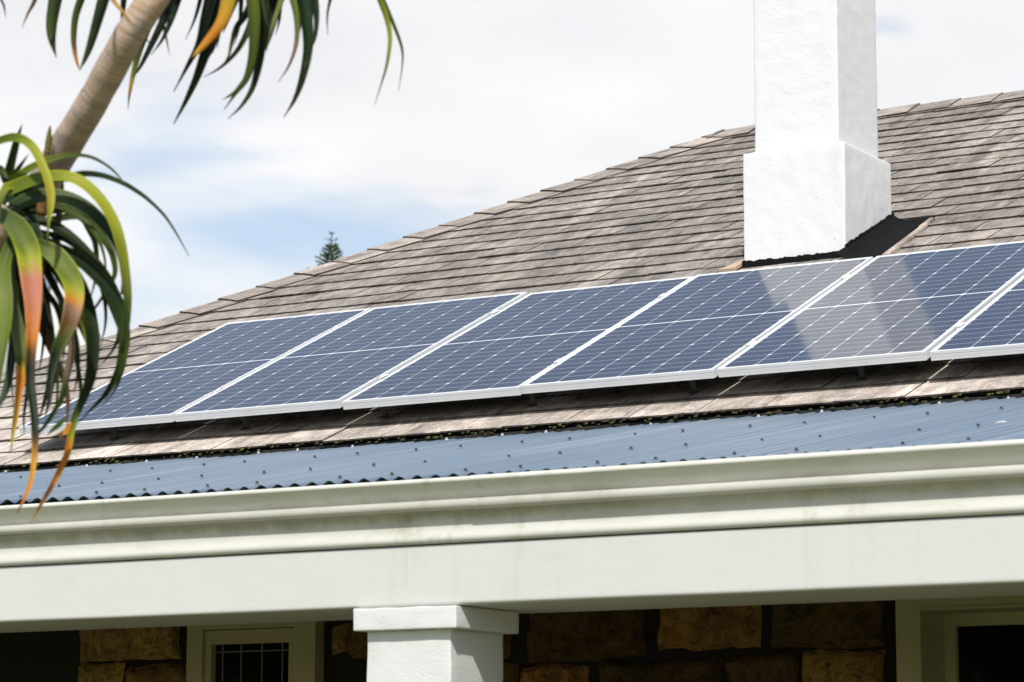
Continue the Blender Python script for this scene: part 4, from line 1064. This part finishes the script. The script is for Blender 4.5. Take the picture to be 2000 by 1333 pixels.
U([(655, -40), (645, -3), (639, 31), (640, 69)], 9, [(0, 'mid'), (.4, 'deep'), (1, 'dark')], .0)
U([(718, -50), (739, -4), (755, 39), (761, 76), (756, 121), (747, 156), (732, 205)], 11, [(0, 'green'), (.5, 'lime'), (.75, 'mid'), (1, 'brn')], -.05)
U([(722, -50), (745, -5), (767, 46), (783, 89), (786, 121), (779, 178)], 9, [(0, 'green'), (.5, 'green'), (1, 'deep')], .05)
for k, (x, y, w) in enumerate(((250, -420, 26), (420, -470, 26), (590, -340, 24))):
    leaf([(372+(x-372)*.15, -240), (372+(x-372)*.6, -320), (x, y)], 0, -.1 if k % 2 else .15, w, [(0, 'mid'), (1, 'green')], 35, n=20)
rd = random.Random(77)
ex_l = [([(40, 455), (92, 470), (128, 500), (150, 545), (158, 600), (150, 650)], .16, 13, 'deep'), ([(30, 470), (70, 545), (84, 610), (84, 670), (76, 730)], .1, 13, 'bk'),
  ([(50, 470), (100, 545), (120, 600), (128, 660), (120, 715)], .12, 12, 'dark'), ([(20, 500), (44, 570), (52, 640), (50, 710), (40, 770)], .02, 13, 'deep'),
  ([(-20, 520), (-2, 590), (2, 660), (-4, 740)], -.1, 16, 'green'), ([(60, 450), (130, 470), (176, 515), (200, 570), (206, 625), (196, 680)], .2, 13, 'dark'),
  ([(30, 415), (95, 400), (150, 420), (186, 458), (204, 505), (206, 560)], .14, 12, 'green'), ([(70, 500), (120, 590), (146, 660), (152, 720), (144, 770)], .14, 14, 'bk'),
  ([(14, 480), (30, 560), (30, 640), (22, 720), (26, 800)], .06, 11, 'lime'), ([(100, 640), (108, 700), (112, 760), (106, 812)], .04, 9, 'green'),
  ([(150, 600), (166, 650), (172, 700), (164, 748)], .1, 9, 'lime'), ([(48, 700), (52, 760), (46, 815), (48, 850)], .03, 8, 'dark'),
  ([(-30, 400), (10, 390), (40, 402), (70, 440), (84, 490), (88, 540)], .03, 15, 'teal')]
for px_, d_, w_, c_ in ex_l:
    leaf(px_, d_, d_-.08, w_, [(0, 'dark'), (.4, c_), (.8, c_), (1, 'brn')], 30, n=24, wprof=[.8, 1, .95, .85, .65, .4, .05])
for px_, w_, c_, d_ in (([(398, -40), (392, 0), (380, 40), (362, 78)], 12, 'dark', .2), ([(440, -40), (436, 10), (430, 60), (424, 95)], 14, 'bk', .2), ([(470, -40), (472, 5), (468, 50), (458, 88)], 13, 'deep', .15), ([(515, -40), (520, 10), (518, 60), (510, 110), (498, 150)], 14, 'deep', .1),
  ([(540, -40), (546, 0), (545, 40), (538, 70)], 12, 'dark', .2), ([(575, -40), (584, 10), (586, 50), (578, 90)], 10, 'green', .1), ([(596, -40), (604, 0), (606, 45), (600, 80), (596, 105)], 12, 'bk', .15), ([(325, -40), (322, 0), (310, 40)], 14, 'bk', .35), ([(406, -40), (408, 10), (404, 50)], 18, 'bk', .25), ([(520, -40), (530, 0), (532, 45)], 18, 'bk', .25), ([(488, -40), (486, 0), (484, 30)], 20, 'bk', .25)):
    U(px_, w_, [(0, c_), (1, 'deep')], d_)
# spent flower stalks
C_['stalk'] = (.30, .10, .035); 
def stalk(px_, w0, w1, mat):
    tube([at(x, y, d) for x, y, d in px_], [w0*PXM*.5, (w0*.6+w1*.4)*PXM*.5, (w0*.3+w1*.7)*PXM*.5, w1*PXM*.5, w1*PXM*.5, w1*PXM*.12], 'flower_stalk', mat, aloe, 10, 24, .3)
def stalk_mat(name, a, b):
    n = NT(name); o = n.tc.outputs['Object']; uv = n.tc.outputs['UV']
    sepn = n.N.new('ShaderNodeSeparateXYZ'); n.lk(uv, sepn.inputs[0])
    c = n.mix(n.rng(n.noise(o, 26, 4), .4, .6), a, b); c = n.mix(n.rng(sepn.outputs[1], .13, .21), c, (.16, .14, .03))
    return n.out(c, .8, n.bump(n.noise(o, 90, 3), .8, .01))
stalk([(80, 420, AD+.12), (86, 350, AD+.10), (92, 300, AD+.08), (98, 246, AD+.06)], 20, 15, stalk_mat('rusty_stalk', (.30, .11, .04), (.22, .13, .03)))
stalk([(108, 480, AD+.2), (114, 425, AD+.2), (119, 380, AD+.2), (124, 352, AD+.2)], 20, 9, stalk_mat('mossy_stalk', (.12, .11, .03), (.06, .07, .02)))

# ------------------------------------------------------------------ far conifer beyond the roof
PD = 120.0
ptop = at(648, 456, PD); pb = ptop.copy(); pb.z = GZ
pine = empty('pine_tree', pb, 'distant conifer tip with thin leader showing above the slate hip line', 'tree')
H_ = ptop.z-GZ
tk = MB(); n_ = 30; G = []
for i in range(n_+1):
    t = i/n_; r_ = .30*(1-t)+.022
    G.append([pb+Vector((math.cos(a*math.pi/4)*r_, math.sin(a*math.pi/4)*r_, H_*t)) for a in range(8)])
tk.grid(G, close=True); tk.build('trunk', plain('pine_bark', (.06, .05, .045), .9), pine)
cr = MB(); rd = random.Random(4); crc = []
zz = .05
def tuft(mb, p, d, L_, wid, col):
    s = d.cross(Vector((rd.uniform(-1, 1), rd.uniform(-1, 1), rd.uniform(-1, 1)))).normalized()*wid
    a = mb.vert(p-s, col); b = mb.vert(p+s, col); c = mb.vert(p+d*L_, col); mb.face(a, b, c)
while zz < H_-3:
    if zz < .55: R_ = .10+.40*zz; step = .30; nb_ = 5
    else: R_ = .20+.46*(zz-.5); step = .17; nb_ = 7
    R_ = min(R_, 3.6)*rd.uniform(.85, 1.1)
    ph = rd.uniform(0, 6.28)
    for k in range(nb_):
        a = ph+k*6.2832/nb_+rd.uniform(-.25, .25); L2 = R_*rd.uniform(.8, 1.15)
        d = Vector((math.cos(a), math.sin(a), .42 if zz < 2.5 else .22)).normalized(); p = pb+Vector((0, 0, H_-zz-.0))
        s = d.cross(VU).normalized(); q = d.cross(s)
        bw = .012+.006*min(zz, 4); ids_ = []
        for t_ in (0, 1):
            ids_.append([cr.vert(p+d*(L2*t_)+(s*math.cos(m_*2.09)+q*math.sin(m_*2.09))*bw*(1-.7*t_), (.03, .035, .03)) for m_ in range(3)])
        for m_ in range(3): cr.face(ids_[0][m_], ids_[0][(m_+1) % 3], ids_[1][(m_+1) % 3], ids_[1][m_])
        if zz > .5:
            nt_ = int(9+L2*26) if zz < 3.5 else int(6+L2*8)
            for m_ in range(nt_):
                t_ = rd.uniform(.25, 1.0); g_ = rd.random()
                col = (.045+.10*g_, .095+.11*g_, .018+.012*g_) if rd.random() < .75 else (.015, .03, .018)
                dd = (d*rd.uniform(.2, .9)+s*rd.uniform(-1, 1)+VU*rd.uniform(-.1, .7)).normalized()
                tuft(cr, p+d*(L2*t_), dd, rd.uniform(.10, .22), rd.uniform(.02, .045), col)
        else:
            for m_ in range(5):
                tuft(cr, p+d*(L2*rd.uniform(.4, 1)), (d+s*rd.uniform(-.6, .6)+VU*.4).normalized(), .13, .016, (.035, .05, .04))
    zz += step*rd.uniform(.9, 1.1)
def needle_mat():
    n = NT('needles'); return n.out(n.attr(), .7)
cr.build('crown', needle_mat(), pine)

# ------------------------------------------------------------------ neighbouring gable glimpsed behind the aloe
ND = 34.0
na = at(120, 515, ND); gl = at(20, 625, ND); grp = at(204, 690, ND)
nbase = Vector((na.x, na.y, GZ))
nh = empty('neighbour_house', nbase, 'white gable with blue grey roof edge glimpsed behind the aloe leaves', 'house')
back = Vector((-.78, .63, 0))*5
def ext(poly, dpt, mb, m=0):
    a = [mb.vert(p) for p in poly]; b = [mb.vert(p+dpt) for p in poly]
    mb.face(*a); mb.face(*reversed(b))
    for k in range(len(poly)): mb.face(a[k], a[(k+1) % len(poly)], b[(k+1) % len(poly)], b[k])
m1 = MB(); gl0 = gl.copy(); gl0.z = GZ; gr0 = grp.copy(); gr0.z = GZ
ext([na-VU*.06, grp-VU*.05, gr0, gl0, gl-VU*.05], back, m1); m1.build('wall', paint('far_white_wall', (.80, .80, .79), .8), nh)
m2 = MB()
ext([na+VU*.03, grp+VU*.0+RT*.05, grp-VU*.10-RT*.04, na-VU*.10], back+Vector((0, 0, 0)), m2)
ext([na+VU*.03, gl+VU*.02-RT*.05, gl-VU*.08+RT*.04, na-VU*.10], back*1.01, m2)
for v in m2.v: v -= back*.01
m2.build('roof', plain('blue_grey_barge', (.25, .30, .38), .5), nh)
print('leaves', nleaf, 'screws', cnt)
